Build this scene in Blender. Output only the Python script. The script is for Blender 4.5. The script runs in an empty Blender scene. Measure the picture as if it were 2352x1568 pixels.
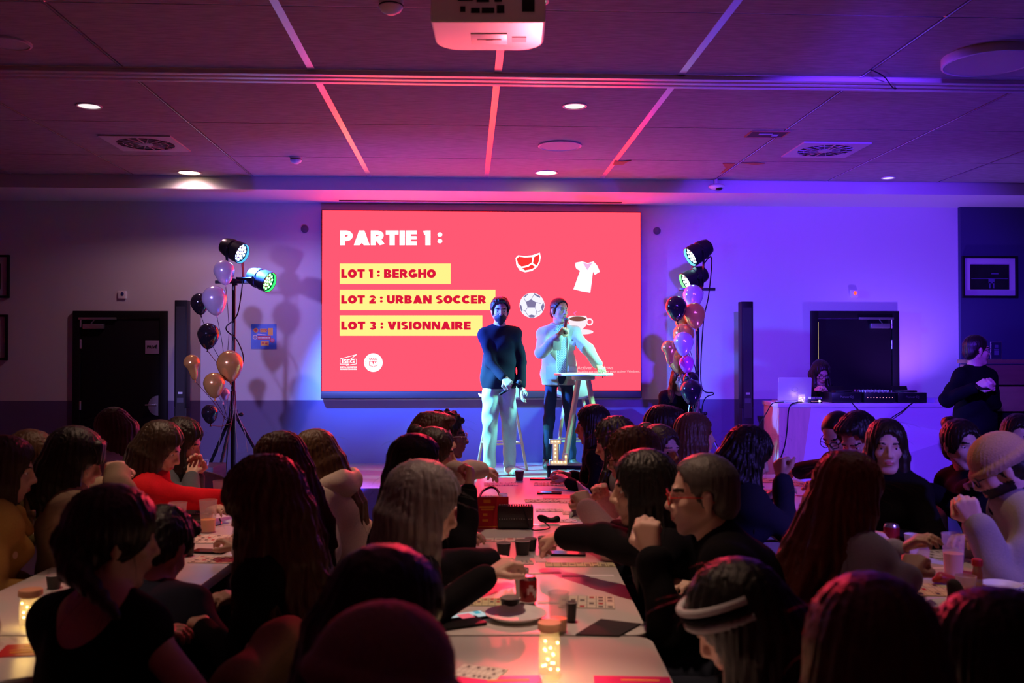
import bpy, bmesh, math, random
import numpy as np
from mathutils import Vector, Matrix, Euler
random.seed(7)
rng = np.random.default_rng(7)
SC = bpy.context.scene
COL = SC.collection
PI = math.pi
def R_(d): return math.radians(d)
# ------------------------------------------------------------------ camera
FPX = 2200.0                       # focal length in pixels of the 2352 px wide frame
CZ = 1.6
TH = math.atan(104 / FPX)          # the camera looks a little to the right of the room's axis
PT = math.atan(31 / FPX)           # and a little up
cam = bpy.data.cameras.new('camera'); cam_o = bpy.data.objects.new('camera', cam); COL.objects.link(cam_o)
cam.sensor_width = 36; cam.lens = 36 * FPX / 2352
cam_o.location = (0, 0, CZ); cam_o.rotation_euler = (PI / 2 + PT, 0, -TH)
cam.dof.use_dof = True; cam.dof.focus_distance = 9.0; cam.dof.aperture_fstop = 3.6
cam.clip_start = .05
SC.camera = cam_o
# ------------------------------------------------------------------ view and world
SC.view_settings.view_transform = 'Standard'; SC.view_settings.look = 'None'
SC.view_settings.exposure = 0; SC.view_settings.gamma = 1
SC.view_settings.use_curve_mapping = False
wd = bpy.data.worlds.new('world'); SC.world = wd; wd.use_nodes = True
wd.node_tree.nodes['Background'].inputs[0].default_value = (.02, .008, .012, 1)
wd.node_tree.nodes['Background'].inputs[1].default_value = .12

# places: (right, depth, height) in the camera's own yaw -> world, and rays from the frame
CT, ST = math.cos(TH), math.sin(TH)
def wp(r, d, z): return Vector((r * CT + d * ST, -r * ST + d * CT, z))
def ray(x, y):
    u, v = (x - 1176) / FPX, (784 - y) / FPX
    c, s = math.cos(PT), math.sin(PT)
    return u / (c - v * s), (s + v * c) / (c - v * s)       # right and up per unit of depth
def at_d(x, y, d):
    a, b = ray(x, y); return wp(a * d, d, CZ + b * d)
def rdz(x, y, d):
    a, b = ray(x, y); return (a * d, d, CZ + b * d)
def at_z(x, y, z):
    a, b = ray(x, y); d = (z - CZ) / b; return wp(a * d, d, z)
def at_y(x, y, Y):
    a, b = ray(x, y); d = Y / (CT - a * ST); return wp(a * d, d, CZ + b * d)

YW = 10.7      # back wall
ZC = 3.42      # ceiling
ZS = 3.288     # underside of the bulkhead in front of the screen
YF = 9.85      # its front
ZST = .40      # stage top
YST = 8.70     # stage front
ZT = .75       # table tops

# ------------------------------------------------------------------ lights
def spot(name, loc, aim, col, power, size, blend=.5, rad=.06):
    l = bpy.data.lights.new(name, 'SPOT'); l.color = col; l.energy = power
    l.spot_size = R_(size); l.spot_blend = blend; l.shadow_soft_size = rad
    o = bpy.data.objects.new(name, l); COL.objects.link(o); o.location = loc
    o.rotation_euler = (Vector(aim) - Vector(loc)).to_track_quat('-Z', 'Y').to_euler()
    return o
def point(name, loc, col, power, rad=.03):
    l = bpy.data.lights.new(name, 'POINT'); l.color = col; l.energy = power; l.shadow_soft_size = rad
    o = bpy.data.objects.new(name, l); COL.objects.link(o); o.location = loc
    return o
WARM = (1, .70, .38)
DOWN = [(435, 396, 1), (1255, 396, 1), (205, 243, 0), (1320, 243, 0), (2040, 408, 0)]
dl = [at_z(x, y, ZC) for x, y, k in DOWN]
def down(p, col, power, size, blend, tilt=0.): spot('downlight_beam', p - Vector((0, 0, .012)), p - Vector((0, -tilt, 1)), col, power, size, blend, .05)
down(dl[0], (1, .55, .66), 46, 158, .85, .14)
down(dl[1], WARM, 16, 154, .8, .06)
for k in (2, 3): down(dl[k], (1, .62, .40), 14, 90, .8)
down(dl[4], (1, .75, .55), 4, 110, .8)
# downlights added over the tables, unseen above the frame, to brighten them
ADDED_DOWN = [(.1, 4.9, 90, 48), (.1, 3.3, 135, 42), (.06, 2.2, 230, 26), (-1.5, 4.6, 125, 50), (-1.6, 3.0, 90, 40), (1.7, 3.6, 60, 48)]
for r, d, e, w in ADDED_DOWN: down(wp(r, d, ZC), (1, .62, .42), e, w, .9)
# stage washes: violet from the right of the room and from the low back right corner
spot('violet_wash_lamp', wp(1.4, 3.2, 3.2), wp(3.45, 10.4, 1.45), (.12, .022, 1.0), 2700, 41, .5, .08)
spot('violet_corner_lamp', (4.85, 10.1, .9), (4.95, 10.2, 3.2), (.26, .10, 1), 130, 120, .8, .05)
spot('blue_wash_lamp', wp(3.4, 1.5, 2.6), wp(2.2, 5.2, 1.1), (.20, .11, 1.0), 420, 54, .6, .08)
# added uplights without fixtures, to put blue on the bulkhead and ceiling
spot('added_uplight_right', wp(2.6, 8.3, .2), wp(2.3, 8.0, 3.4), (.12, .03, 1.0), 190, 120, .8, .05)
spot('added_uplight_left', wp(-1.6, 8.5, .3), wp(-.9, 10.4, 3.3), (.06, .03, 1.0), 210, 100, .8, .05)
spot('added_uplight_side', wp(4.6, 6.0, .3), wp(3.9, 5.4, 3.4), (.08, .03, 1.0), 60, 74, .8, .05)
# rose wash from the left of the hall on to the left wall
spot('rose_wash_lamp', wp(-3.6, 4.2, 2.4), wp(-2.1, 10.4, 1.1), (.38, .30, 1), 700, 34, .45, .1)
# added red spots, no fixtures: one rims the hair, one lights the projector underside
spot('added_red_back', wp(.2, 9.55, 3.1), wp(.2, 4.3, .75), (1, .03, .06), 480, 62, .7, .08)
spot('added_red_low', wp(.62, 8.75, .52), wp(-.05, 3.9, 2.92), (1, .14, .20), 1700, 15, .6, .05)
# ------------------------------------------------------------------ materials
MATS = {}
def mat(name, col, rough=.6, metal=0., emis=None, es=1., bump=0., bscale=40., stretch=(1, 1, 1), var=0., spec=.5, alpha=1., trans=0., sheen=0., coat=0., aniso=False):
    if name in MATS: return MATS[name]
    m = bpy.data.materials.new(name); m.use_nodes = True
    nt = m.node_tree; b = nt.nodes['Principled BSDF']; L = nt.links.new
    b.inputs['Base Color'].default_value = (*col, 1); b.inputs['Roughness'].default_value = rough
    b.inputs['Metallic'].default_value = metal; b.inputs['Specular IOR Level'].default_value = spec
    b.inputs['Alpha'].default_value = alpha; b.inputs['Transmission Weight'].default_value = trans
    b.inputs['Sheen Weight'].default_value = sheen; b.inputs['Sheen Roughness'].default_value = .35; b.inputs['Coat Weight'].default_value = coat
    if emis: b.inputs['Emission Color'].default_value = (*emis, 1); b.inputs['Emission Strength'].default_value = es
    if bump or var:
        tc = nt.nodes.new('ShaderNodeTexCoord'); mp = nt.nodes.new('ShaderNodeMapping'); mp.inputs['Scale'].default_value = stretch
        L(tc.outputs['Object'], mp.inputs[0]); nz = nt.nodes.new('ShaderNodeTexNoise'); nz.inputs['Scale'].default_value = bscale
        nz.inputs['Detail'].default_value = 4; L(mp.outputs[0], nz.inputs['Vector'])
        if bump:
            bp = nt.nodes.new('ShaderNodeBump'); bp.inputs['Strength'].default_value = bump; bp.inputs['Distance'].default_value = .004
            L(nz.outputs['Fac'], bp.inputs['Height']); L(bp.outputs[0], b.inputs['Normal'])
        if var:
            mx = nt.nodes.new('ShaderNodeMix'); mx.data_type = 'RGBA'
            mx.inputs['A'].default_value = (*[c * (1 - var) for c in col], 1); mx.inputs['B'].default_value = (*[min(1, c * (1 + var)) for c in col], 1)
            L(nz.outputs['Fac'], mx.inputs['Factor']); L(mx.outputs['Result'], b.inputs['Base Color'])
    MATS[name] = m; return m
def hairmat(name, col, rough=.40): return mat(name, col, rough, bump=.6, bscale=70, stretch=(3, 3, .2), var=.45, spec=.40, sheen=.08)
def glow(name, col, s=1.):
    if name in MATS: return MATS[name]
    m = bpy.data.materials.new(name); m.use_nodes = True; nt = m.node_tree; nt.nodes.clear()
    o = nt.nodes.new('ShaderNodeOutputMaterial'); e = nt.nodes.new('ShaderNodeEmission')
    e.inputs[0].default_value = (*col, 1); e.inputs[1].default_value = s; nt.links.new(e.outputs[0], o.inputs[0])
    MATS[name] = m; return m
def glassmat(name, col, alpha, rough=.1):
    return mat(name, col, rough, alpha=alpha, spec=.5)

# ------------------------------------------------------------------ objects
def tag(o, label=None, cat=None, group=None, kind=None):
    if label: o['label'] = label
    if cat: o['category'] = cat
    if group: o['group'] = group
    if kind: o['kind'] = kind
    return o
def thing(name, label, cat, loc=(0, 0, 0), rotz=0., group=None):
    o = bpy.data.objects.new(name, None); COL.objects.link(o); o.empty_display_size = .1
    o.location = loc; o.rotation_euler = (0, 0, rotz)
    return tag(o, label, cat, group)
def copy_tree(o, parent=None):
    c = o.copy(); COL.objects.link(c); c.parent = parent
    for ch in list(o.children): copy_tree(ch, c)
    return c
def mesh_np(name, V, Q, mats, smooth=True, mi=None, tri=False):
    V = np.asarray(V, np.float32); Q = np.asarray(Q, np.int32); n = Q.shape[1]
    me = bpy.data.meshes.new(name); me.vertices.add(len(V)); me.vertices.foreach_set('co', V.ravel())
    me.loops.add(Q.size); me.loops.foreach_set('vertex_index', Q.ravel())
    me.polygons.add(len(Q)); me.polygons.foreach_set('loop_start', np.arange(0, Q.size, n, dtype=np.int32))
    me.polygons.foreach_set('use_smooth', np.full(len(Q), smooth))
    for m in mats: me.materials.append(m)
    if mi is not None: me.polygons.foreach_set('material_index', np.asarray(mi, np.int32))
    me.update(calc_edges=True); me.validate()
    return me
def link(name, me, parent=None, loc=None):
    o = bpy.data.objects.new(name, me); COL.objects.link(o)
    if parent is not None: o.parent = parent
    if loc is not None: o.location = loc
    return o
def frame(d, up=(0, 0, 1)):
    z = Vector(d).normalized(); u = Vector(up)
    if abs(z.dot(u)) > .98: u = Vector((0, 1, 0))
    x = u.cross(z).normalized(); y = z.cross(x)
    return Matrix((x, y, z)).transposed()          # columns x, y, z(=d)
class MB:
    "collects shapes for one mesh"
    def __init__(s): s.v = []; s.f = []; s.m = []
    def add(s, vs, fs, mi=0):
        n = len(s.v); s.v += [tuple(v) for v in vs]; s.f += [tuple(i + n for i in f) for f in fs]; s.m += [mi] * len(fs); return s
    def box(s, c, d, rot=None, mi=0):
        M = rot if rot is not None else Matrix.Identity(3); c = Vector(c)
        vs = [c + M @ Vector((x * d[0] / 2, y * d[1] / 2, z * d[2] / 2)) for x in (-1, 1) for y in (-1, 1) for z in (-1, 1)]
        return s.add(vs, [(0, 1, 3, 2), (4, 6, 7, 5), (0, 4, 5, 1), (2, 3, 7, 6), (0, 2, 6, 4), (1, 5, 7, 3)], mi)
    def bar(s, a, b, w, t, mi=0, up=(0, 0, 1)):
        a, b = Vector(a), Vector(b); return s.box((a + b) / 2, (w, t, (b - a).length), frame(b - a, up), mi)
    def lathe(s, prof, n=24, c=(0, 0, 0), axis=(0, 0, 1), mi=0, mis=None, cap=True):
        M = frame(axis); c = Vector(c); vs = []; fs = []; P = len(prof)
        for r, z in prof:
            for k in range(n): a = 2 * PI * k / n; vs.append(c + M @ Vector((r * math.cos(a), r * math.sin(a), z)))
        base = len(s.v)
        for i in range(P - 1):
            q = [(i * n + k, i * n + (k + 1) % n, (i + 1) * n + (k + 1) % n, (i + 1) * n + k) for k in range(n)]
            fs.append((q, mis[i] if mis else mi))
        s.v += [tuple(v) for v in vs]
        for q, m in fs:
            s.f += [tuple(i + base for i in f) for f in q]; s.m += [m] * len(q)
        if cap and prof[0][0] > .0015: s.f.append(tuple(base + k for k in reversed(range(n)))); s.m.append(mis[0] if mis else mi)
        if cap and prof[-1][0] > .0015 and prof[0][0] > .0015: s.f.append(tuple(base + (P - 1) * n + k for k in range(n))); s.m.append(mis[-1] if mis else mi)
        return s
    def cyl(s, a, b, r, r2=None, n=16, mi=0):
        a, b = Vector(a), Vector(b); r2 = r if r2 is None else r2
        return s.lathe([(r, 0), (r2, (b - a).length)], n, a, b - a, mi)
    def tube(s, pts, r, n=8, mi=0):
        pts = [Vector(p) for p in pts]; vs = []; fs = []; N = len(pts); up = None
        for i, p in enumerate(pts):
            d = (pts[min(i + 1, N - 1)] - pts[max(i - 1, 0)])
            if d.length < 1e-9: d = Vector((0, 0, 1))
            d.normalize()
            if up is None: up = frame(d).col[0]
            x = (up - d * up.dot(d)); x = x.normalized() if x.length > 1e-6 else frame(d).col[0]; up = x; y = d.cross(x)
            rr = r[i] if isinstance(r, (list, tuple)) else r
            for k in range(n): a = 2 * PI * k / n; vs.append(p + x * (rr * math.cos(a)) + y * (rr * math.sin(a)))
        for i in range(N - 1):
            for k in range(n): fs.append((i * n + k, i * n + (k + 1) % n, (i + 1) * n + (k + 1) % n, (i + 1) * n + k))
        fs.append(tuple(reversed(range(n)))); fs.append(tuple((N - 1) * n + k for k in range(n)))
        return s.add(vs, fs, mi)
    def ball(s, c, r, n=16, mi=0, rot=None):
        r = (r, r, r) if not isinstance(r, (tuple, list)) else r; M = rot if rot is not None else Matrix.Identity(3); c = Vector(c)
        vs = [c + M @ Vector((0, 0, -r[2]))]; fs = []; K = n // 2
        for i in range(1, K):
            t = -PI / 2 + PI * i / K
            for k in range(n):
                a = 2 * PI * k / n; vs.append(c + M @ Vector((r[0] * math.cos(t) * math.cos(a), r[1] * math.cos(t) * math.sin(a), r[2] * math.sin(t))))
        vs.append(c + M @ Vector((0, 0, r[2]))); T = len(vs) - 1
        for k in range(n):
            fs.append((0, 1 + (k + 1) % n, 1 + k)); fs.append((T, T - n + k, T - n + (k + 1) % n))
            for i in range(K - 2): a = 1 + i * n; fs.append((a + k, a + (k + 1) % n, a + n + (k + 1) % n, a + n + k))
        return s.add(vs, fs, mi)
    def prism(s, poly, t, M=None, c=(0, 0, 0), mi=0):
        "poly in local xy, thickness t along +z"
        M = M if M is not None else Matrix.Identity(3); c = Vector(c); n = len(poly)
        vs = [c + M @ Vector((x, y, 0)) for x, y in poly] + [c + M @ Vector((x, y, t)) for x, y in poly]
        return s.add(vs, [tuple(reversed(range(n))), tuple(range(n, 2 * n))] + [(i, (i + 1) % n, n + (i + 1) % n, n + i) for i in range(n)], mi)
    def build(s, name, m, parent=None, loc=None, bevel=0., smooth=False, seg=2):
        me = bpy.data.meshes.new(name); me.from_pydata(s.v, [], s.f)
        for q in (m if isinstance(m, (list, tuple)) else [m]): me.materials.append(q)
        me.polygons.foreach_set('material_index', s.m)
        if bevel or smooth:
            bm = bmesh.new(); bm.from_mesh(me)
            if bevel:
                es = [e for e in bm.edges if e.is_manifold and e.calc_face_angle(0) > .5]
                bmesh.ops.bevel(bm, geom=es, offset=bevel, segments=seg, affect='EDGES', profile=.6)
            for f in bm.faces: f.smooth = True
            for e in bm.edges:
                if e.is_manifold and e.calc_face_angle(0) > R_(38): e.smooth = False
            bm.to_mesh(me); bm.free()
        me.update()
        return link(name, me, parent, loc)
def rrect(w, h, r, n=5):
    out = []
    for cx, cy, a0 in ((w / 2 - r, h / 2 - r, 0), (-w / 2 + r, h / 2 - r, 90), (-w / 2 + r, -h / 2 + r, 180), (w / 2 - r, -h / 2 + r, 270)):
        for k in range(n + 1): a = R_(a0 + 90 * k / n); out.append((cx + r * math.cos(a), cy + r * math.sin(a)))
    return out
FACE_CAM = Matrix(((1, 0, 0), (0, 0, -1), (0, 1, 0)))      # local xy -> world xz, z towards the viewer (-Y)
def text_mesh(txt, size, off=0., align='CENTER', ext=0.):
    cu = bpy.data.curves.new('lettering', 'FONT'); cu.body = txt; cu.size = size; cu.offset = off; cu.align_x = align; cu.align_y = 'CENTER'; cu.extrude = ext
    o = bpy.data.objects.new('lettering', cu); COL.objects.link(o)
    me = bpy.data.meshes.new_from_object(o.evaluated_get(bpy.context.evaluated_depsgraph_get()))
    bpy.data.objects.remove(o); return me
def lettering(name, txt, size, m, parent, loc, off=0., rot=(PI / 2, 0, 0), align='CENTER', width=None):
    me = text_mesh(txt, size, off, align); me.materials.append(m)
    o = link(name, me, parent, loc); o.rotation_euler = rot
    if width:
        xs = [v.co.x for v in me.vertices]; o.scale[0] = width / (max(xs) - min(xs))
    return o

# ------------------------------------------------------------------ the room
m_wall = mat('wall_paint', (.62, .60, .62), .75, bump=.05, bscale=90)
m_dado = mat('dado_paint', (.14, .10, .22), .55, bump=.04, bscale=90)
m_navy = mat('navy_wall', (.035, .03, .11), .6, bump=.05, bscale=80)  # one even dark blue for the pier and the right wall
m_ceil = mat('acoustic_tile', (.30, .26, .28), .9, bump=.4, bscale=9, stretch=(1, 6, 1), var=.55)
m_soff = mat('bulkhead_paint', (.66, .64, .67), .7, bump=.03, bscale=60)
m_tee = mat('ceiling_strip_metal', (.75, .74, .76), .28, .85)
m_gap = mat('dark_gap', (.04, .03, .04), .8)
m_floor = mat('floor_vinyl', (.05, .045, .05), .5, bump=.05, bscale=50, var=.2)
m_black = mat('black_paint', (.008, .007, .009), .5, bump=.03, bscale=120, spec=.2)
m_blackm = mat('black_metal', (.018, .018, .022), .32, .4)
m_chrome = mat('brushed_steel', (.6, .6, .62), .3, .9)
m_white = mat('white_plastic', (.78, .77, .78), .4)
def st(name, mb, m, parent=None, bevel=0.):
    o = mb.build(name, m, parent, bevel=bevel)
    if parent is None: o['kind'] = 'structure'
    return o
XL, XR = -6.6, 5.52
st('floor', MB().box((0, 5, -.05), (20, 13, .1)), m_floor)
ZD = at_y(1071, 918, YW).z
xs_r = at_y(2207, 640, YW).x
st('wall_back', MB().box((( -9 + xs_r) / 2, YW + .1, (ZD + 3.6) / 2), (xs_r + 9, .2, 3.6 - ZD)), m_wall)
st('wall_back_dado', MB().box(((-9 + xs_r) / 2, YW + .1, ZD / 2), (xs_r + 9, .2, ZD)), m_dado)
YP = 10.64
xp = at_y(2207, 640, YP).x
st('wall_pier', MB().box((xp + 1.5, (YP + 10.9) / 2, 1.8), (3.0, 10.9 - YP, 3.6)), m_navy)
st('wall_left', MB().box((-7.6, 5, 1.8), (.2, 13, 3.6)), m_wall)
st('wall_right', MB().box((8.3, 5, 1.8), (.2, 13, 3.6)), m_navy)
st('wall_rear', MB().box((0, -1.3, 1.8), (20, .2, 3.6)), mat('rear_paint', (.10, .08, .10), .8))
# ceiling: panels over a dark plenum with strips between
LX = [.2 + 1.19 * k for k in range(-7, 8)]
LY = [8.86 - 1.28 * k for k in range(-1, 8)]
mb = MB()
gx = .014
for i in range(len(LX) - 1):
    for j in range(len(LY) - 1):
        y0, y1 = LY[j + 1], min(LY[j], YF)
        mb.box(((LX[i] + LX[i + 1]) / 2, (y0 + y1) / 2, ZC + .02), (LX[i + 1] - LX[i] - 2 * gx, y1 - y0 - .012, .04))
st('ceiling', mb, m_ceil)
st('ceiling_plenum', MB().box((0, 4.5, ZC + .09), (20, 12.6, .06)), m_gap)
mb = MB()
for i, x in enumerate(LX):
    w = .046 if -2.0 < x < 2.0 else .010
    mb.box((x, 4.5, ZC + .004), (w, 10.6, .012))
for y in LY: mb.box((0, y, ZC + .008), (16, .010, .012))
st('trim_1', mb, m_tee)          # thin metal strips between the ceiling panels
mb = MB()
yt = 6.26
for dy in (-.085, 0, .085): mb.box((0, yt + dy, ZC - .012), (16, .05, .03))
mb.box((0, yt, ZC + .004), (16, .26, .012))
st('trim_2', mb, mat('track_metal', (.72, .66, .70), .36, .55), bevel=.004)   # sliding partition track
mb = MB(); mb.box((0, (YF + YW) / 2 + .3, (ZS + ZC) / 2 + .15), (18, YW - YF + .6, ZC - ZS + .3))
st('ceiling_bulkhead', mb, m_soff)
# projection screen slot under the bulkhead
st('trim_3', MB().box((at_y(1105, 462, YW).x, YW - .20, ZS - .004), (3.1, .035, .008)), m_gap)
# stage
mb = MB(); mb.box((0, (YST + YW) / 2, ZST / 2), (3.5, YW - YST - .01, ZST))
st('floor_stage', mb, mat('stage_vinyl', (.30, .28, .33), .35, bump=.04, bscale=30, var=.15), bevel=.01)

# doors in the back wall
def door(name, x0, x1, ytop, hinge_left, sign):
    a, b = at_y(x0, ytop, YW), at_y(x1, ytop, YW); w = b.x - a.x; h = a.z
    r = bpy.data.objects.new(name, None); COL.objects.link(r); r.location = ((a.x + b.x) / 2, YW, 0); r['kind'] = 'structure'
    f = MB()
    for s in (-1, 1): f.box((s * (w / 2 - .04), -.02, h / 2), (.08, .06, h))
    f.box((0, -.02, h - .04), (w - .16, .06, .08)); f.build('door_frame', m_black, r, bevel=.004)
    MB().box((0, -.012, (h - .09) / 2 + .005), (w - .17, .035, h - .10)).build('door_leaf', mat('door_laminate', (.009, .006, .010), .6, bump=.02, bscale=60, spec=.12), r, bevel=.003)
    hs = -1 if hinge_left else 1
    for z in (1.05, 1.72, 1.95, .3): MB().cyl((hs * (w / 2 - .085), -.045, z - .05), (hs * (w / 2 - .085), -.045, z + .05), .011).build('hinge', m_chrome, r, smooth=True)
    c = MB(); c.box((hs * (w / 2 - .23), -.06, h - .17), (.22, .05, .055)); cl = c.build('door_closer', m_chrome, r, bevel=.006)
    c = MB(); c.box((hs * (w / 2 - .27), -.055, h - .085), (.40, .03, .025)); c.bar((hs * (w / 2 - .2), -.06, h - .145), (hs * (w / 2 - .24), -.06, h - .095), .015, .01); c.build('closer_rail', m_chrome, r, bevel=.003)
    return r, w, h
d1, w1, h1 = door('door_1', 171, 387, 714, True, True)
q = at_y(352, 797, YW); MB().box((q.x - d1.location.x, -.034, q.z), (.150, .006, .150)).build('sign', mat('sign_mauve', (.36, .24, .42), .5), d1, bevel=.002)
lettering('sign_lettering', 'PRIVÉ', .045, m_black, d1, (q.x - d1.location.x, -.0385, q.z), .0015)
q = at_y(366, 931, YW); mb = MB(); n = 20
mb.prism([(.11 * math.cos(R_(90 + 180 * k / n)), .11 * math.sin(R_(90 + 180 * k / n))) for k in range(n + 1)], .006, FACE_CAM, (q.x - d1.location.x, -.031, q.z)); mb.build('push_plate', m_chrome, d1)
mb = MB(); mb.cyl((q.x - d1.location.x - .03, -.037, q.z + .01), (q.x - d1.location.x - .03, -.075, q.z + .01), .011); mb.bar((q.x - d1.location.x - .02, -.075, q.z + .01), (q.x - d1.location.x - .13, -.075, q.z + .01), .02, .015)
mb.build('door_handle', m_chrome, d1, bevel=.003)
d2, w2, h2 = door('door_2', 1860, 2061, 714, False, False)
q = at_y(1876, 780, YW); MB().box((q.x - d2.location.x, -.033, q.z - .02), (.016, .006, .44)).build('lit_door_gap', glow('lit_gap', (1, .75, .35), .8), d2)
# ------------------------------------------------------------------ the LED screen and its slide
ys = YW - .09
A, B = at_y(738, 481, ys), at_y(1474, 914, ys)
scr = thing('led_screen', 'large wall-mounted video screen showing a red slide with three yellow bars', 'screen', ((A.x + B.x) / 2, YW - .005, B.z))
sx, sz = scr.location.x, B.z
LSC = 7.2                                     # brightness of the LED panel
red = glow('screen_red', (1.0, .0138, .0242), LSC)
W_, H_ = B.x - A.x, A.z - B.z
mb = MB(); mb.box((0, -.042, H_ / 2), (W_, .08, H_)); mb.build('housing', m_blackm, scr, bevel=.004)
zb = at_y(1100, 897, ys).z - sz
MB().box((0, -.0855, (H_ - .012 + zb) / 2), (W_ - .024, .007, H_ - .012 - zb)).build('display', red, scr)
MB().box((0, -.086, zb / 2), (W_ - .01, .012, zb - .012)).build('bottom_strip', mat('screen_strip', (.045, .04, .05), .4), scr, bevel=.003)
yy = -.0905                                   # printed layer, a little in front of the panel
def sp(x, y, dy=0.):
    p = at_y(x, y, YW - .005 + yy + dy); return (p.x - sx, yy + dy, p.z - sz)
PXM = 2200 / 10.65
def flat(polys, name, m, dy=0., parent=scr):
    "polygons given as slide pixel points"
    b = MB()
    for P in polys:
        p = [sp(x, y, dy) for x, y in P]
        a = sum(p[i][0] * p[(i + 1) % len(p)][2] - p[(i + 1) % len(p)][0] * p[i][2] for i in range(len(p)))
        if a < 0: p.reverse()
        b.add(p, [tuple(range(len(p)))])
    return b.build(name, m, parent)
yel = glow('screen_yellow', (1.0, .68, .20), 1.35); wht = glow('screen_white', (1, .93, .95), 1.5)
dred = glow('screen_text_red', (1.0, .012, .06), .72)
def bar(x0, y0, x1, y1): return flat([[(x0, y0), (x1, y0), (x1, y1), (x0, y1)]], 'title_bar', yel)
bar(780, 605, 1035, 652); bar(780, 665, 1138, 712); bar(780, 724, 1108, 771)
# heavy display lettering drawn as thick strokes in a unit box (width, strokes)
T = .30
def ln(a, b, w=T): return ('l', a, b, w)
def arc(c, rx, ry, a0, a1, w=T): return ('a', c, rx, ry, a0, a1, w)
h = T / 2
GL = {
 'P': (.78, [ln((h, 0), (h, 1)), arc((.36, .64), .27, .21, -95, 95), ln((h, .85), (.38, .85), T), ln((h, .43), (.38, .43), T * .9)]),
 'A': (.98, [('p', [(0, 0), (.33, 1), (.65, 1), (.98, 0), (.62, 0), (.49, .16), (.36, 0)])]),
 'R': (.86, [ln((h, 0), (h, 1)), arc((.38, .66), .26, .19, -95, 95), ln((h, .85), (.38, .85)), ln((h, .45), (.40, .45)), ln((.42, .45), (.70, 0), .34)]),
 'T': (.78, [ln((0, .86), (.78, .86), .28), ln((.39, 0), (.39, 1), .32)]),
 'I': (.32, [ln((.16, 0), (.16, 1), .32)]),
 'E': (.68, [ln((h, 0), (h, 1), .32), ln((.1, .87), (.68, .87), .26), ln((.1, .5), (.66, .5), .22), ln((.1, .13), (.68, .13), .26)]),
 '1': (.42, [ln((.26, 0), (.26, 1), .32), ln((0, .84), (.25, .9), .28)]),
 'L': (.62, [ln((h, 0), (h, 1), .32), ln((.1, .14), (.62, .14), .28)]),
 'O': (.92, [arc((.46, .5), .30, .34, 0, 360, .33)]),
 'B': (.82, [ln((h, 0), (h, 1)), arc((.42, .735), .20, .13, -95, 95, .26), arc((.42, .265), .24, .14, -95, 95, .27), ln((h, .87), (.43, .87), .26), ln((h, .5), (.45, .5), .2), ln((h, .13), (.43, .13), .26)]),
 'G': (.94, [arc((.47, .5), .31, .34, 40, 330, .33), ln((.48, .42), (.94, .42), .2), ln((.82, .08), (.82, .5), .22)]),
 'H': (.86, [ln((h, 0), (h, 1)), ln((.71, 0), (.71, 1)), ln((.1, .5), (.76, .5), .26)]),
 'U': (.84, [ln((h, .38), (h, 1)), ln((.69, .38), (.69, 1)), arc((.42, .38), .27, .23, 180, 360)]),
 'N': (.90, [ln((h, 0), (h, 1), .28), ln((.75, 0), (.75, 1), .28), ('p', [(0, 1), (.34, 1), (.90, 0), (.56, 0)])]),
 'S': (.74, [arc((.37, .715), .22, .15, 30, 270, .27), arc((.37, .285), .22, .15, -150, 90, .27)]),
 'C': (.86, [arc((.46, .5), .31, .34, 42, 318, .33)]),
 'V': (.94, [('p', [(0, 1), (.37, 1), (.47, .5), (.57, 1), (.94, 1), (.64, 0), (.30, 0)])]),
 '2': (.70, [arc((.35, .70), .21, .16, -20, 170, .28), ln((.52, .60), (.16, .16), .28), ln((.02, .14), (.70, .14), .28)]),
 '3': (.70, [arc((.34, .72), .20, .14, -90, 160, .26), arc((.34, .28), .22, .15, -160, 90, .27), ln((.3, .5), (.42, .5), .2)]),
 ':': (.30, [('d', (.15, .72), .15), ('d', (.15, .28), .15)]), ' ': (.30, []),
}
def stroke_polys(st):
    out = []
    if st[0] == 'l':
        a, b, w = st[1:]; d = Vector((b[0] - a[0], b[1] - a[1])).normalized() * (w / 2)
        nx, ny = -d.y, d.x; out.append([(a[0] + nx, a[1] + ny), (b[0] + nx, b[1] + ny), (b[0] - nx, b[1] - ny), (a[0] - nx, a[1] - ny)])
    elif st[0] == 'p': out.append(st[1])
    elif st[0] == 'd': out.append([(st[1][0] + st[2] * math.cos(2 * PI * k / 20), st[1][1] + st[2] * math.sin(2 * PI * k / 20)) for k in range(20)])
    else:
        c, rx, ry, a0, a1, w = st[1:]; n = max(6, int(abs(a1 - a0) / 12))
        for k in range(n):
            q = []
            for a, s in ((a0 + (a1 - a0) * k / n, -1), (a0 + (a1 - a0) * (k + 1) / n, -1), (a0 + (a1 - a0) * (k + 1) / n, 1), (a0 + (a1 - a0) * k / n, 1)):
                q.append((c[0] + (rx + s * w / 2) * math.cos(R_(a)), c[1] + (ry + s * w / 2) * math.sin(R_(a))))
            out.append(q)
    return out
def heavy(txt, x0, x1, ytop, ybot, m, name='title_lettering'):
    gap = .06; adv = sum(GL[c][0] + gap for c in txt) - gap
    H = ybot - ytop; k = (x1 - x0) / adv; x = x0; polys = []
    for c in txt:
        w, sts = GL[c]
        for s_ in sts:
            for P in stroke_polys(s_):
                polys.append([(x + px_ * k, ybot - min(1, max(0, py_)) * H) for px_, py_ in P])
        x += (w + gap) * k
    # every piece of a letter on one plane
    return flat(polys, name, m, -.002)
heavy('PARTIE 1 :', 781, 1016, 529, 563, wht)
heavy('LOT 1 : BERGHO', 784, 1001, 618, 638, dred)
heavy('LOT 2 : URBAN SOCCER', 784, 1117, 678, 697, dred)
heavy('LOT 3 : VISIONNAIRE', 784, 1081, 738, 757, dred)
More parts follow.
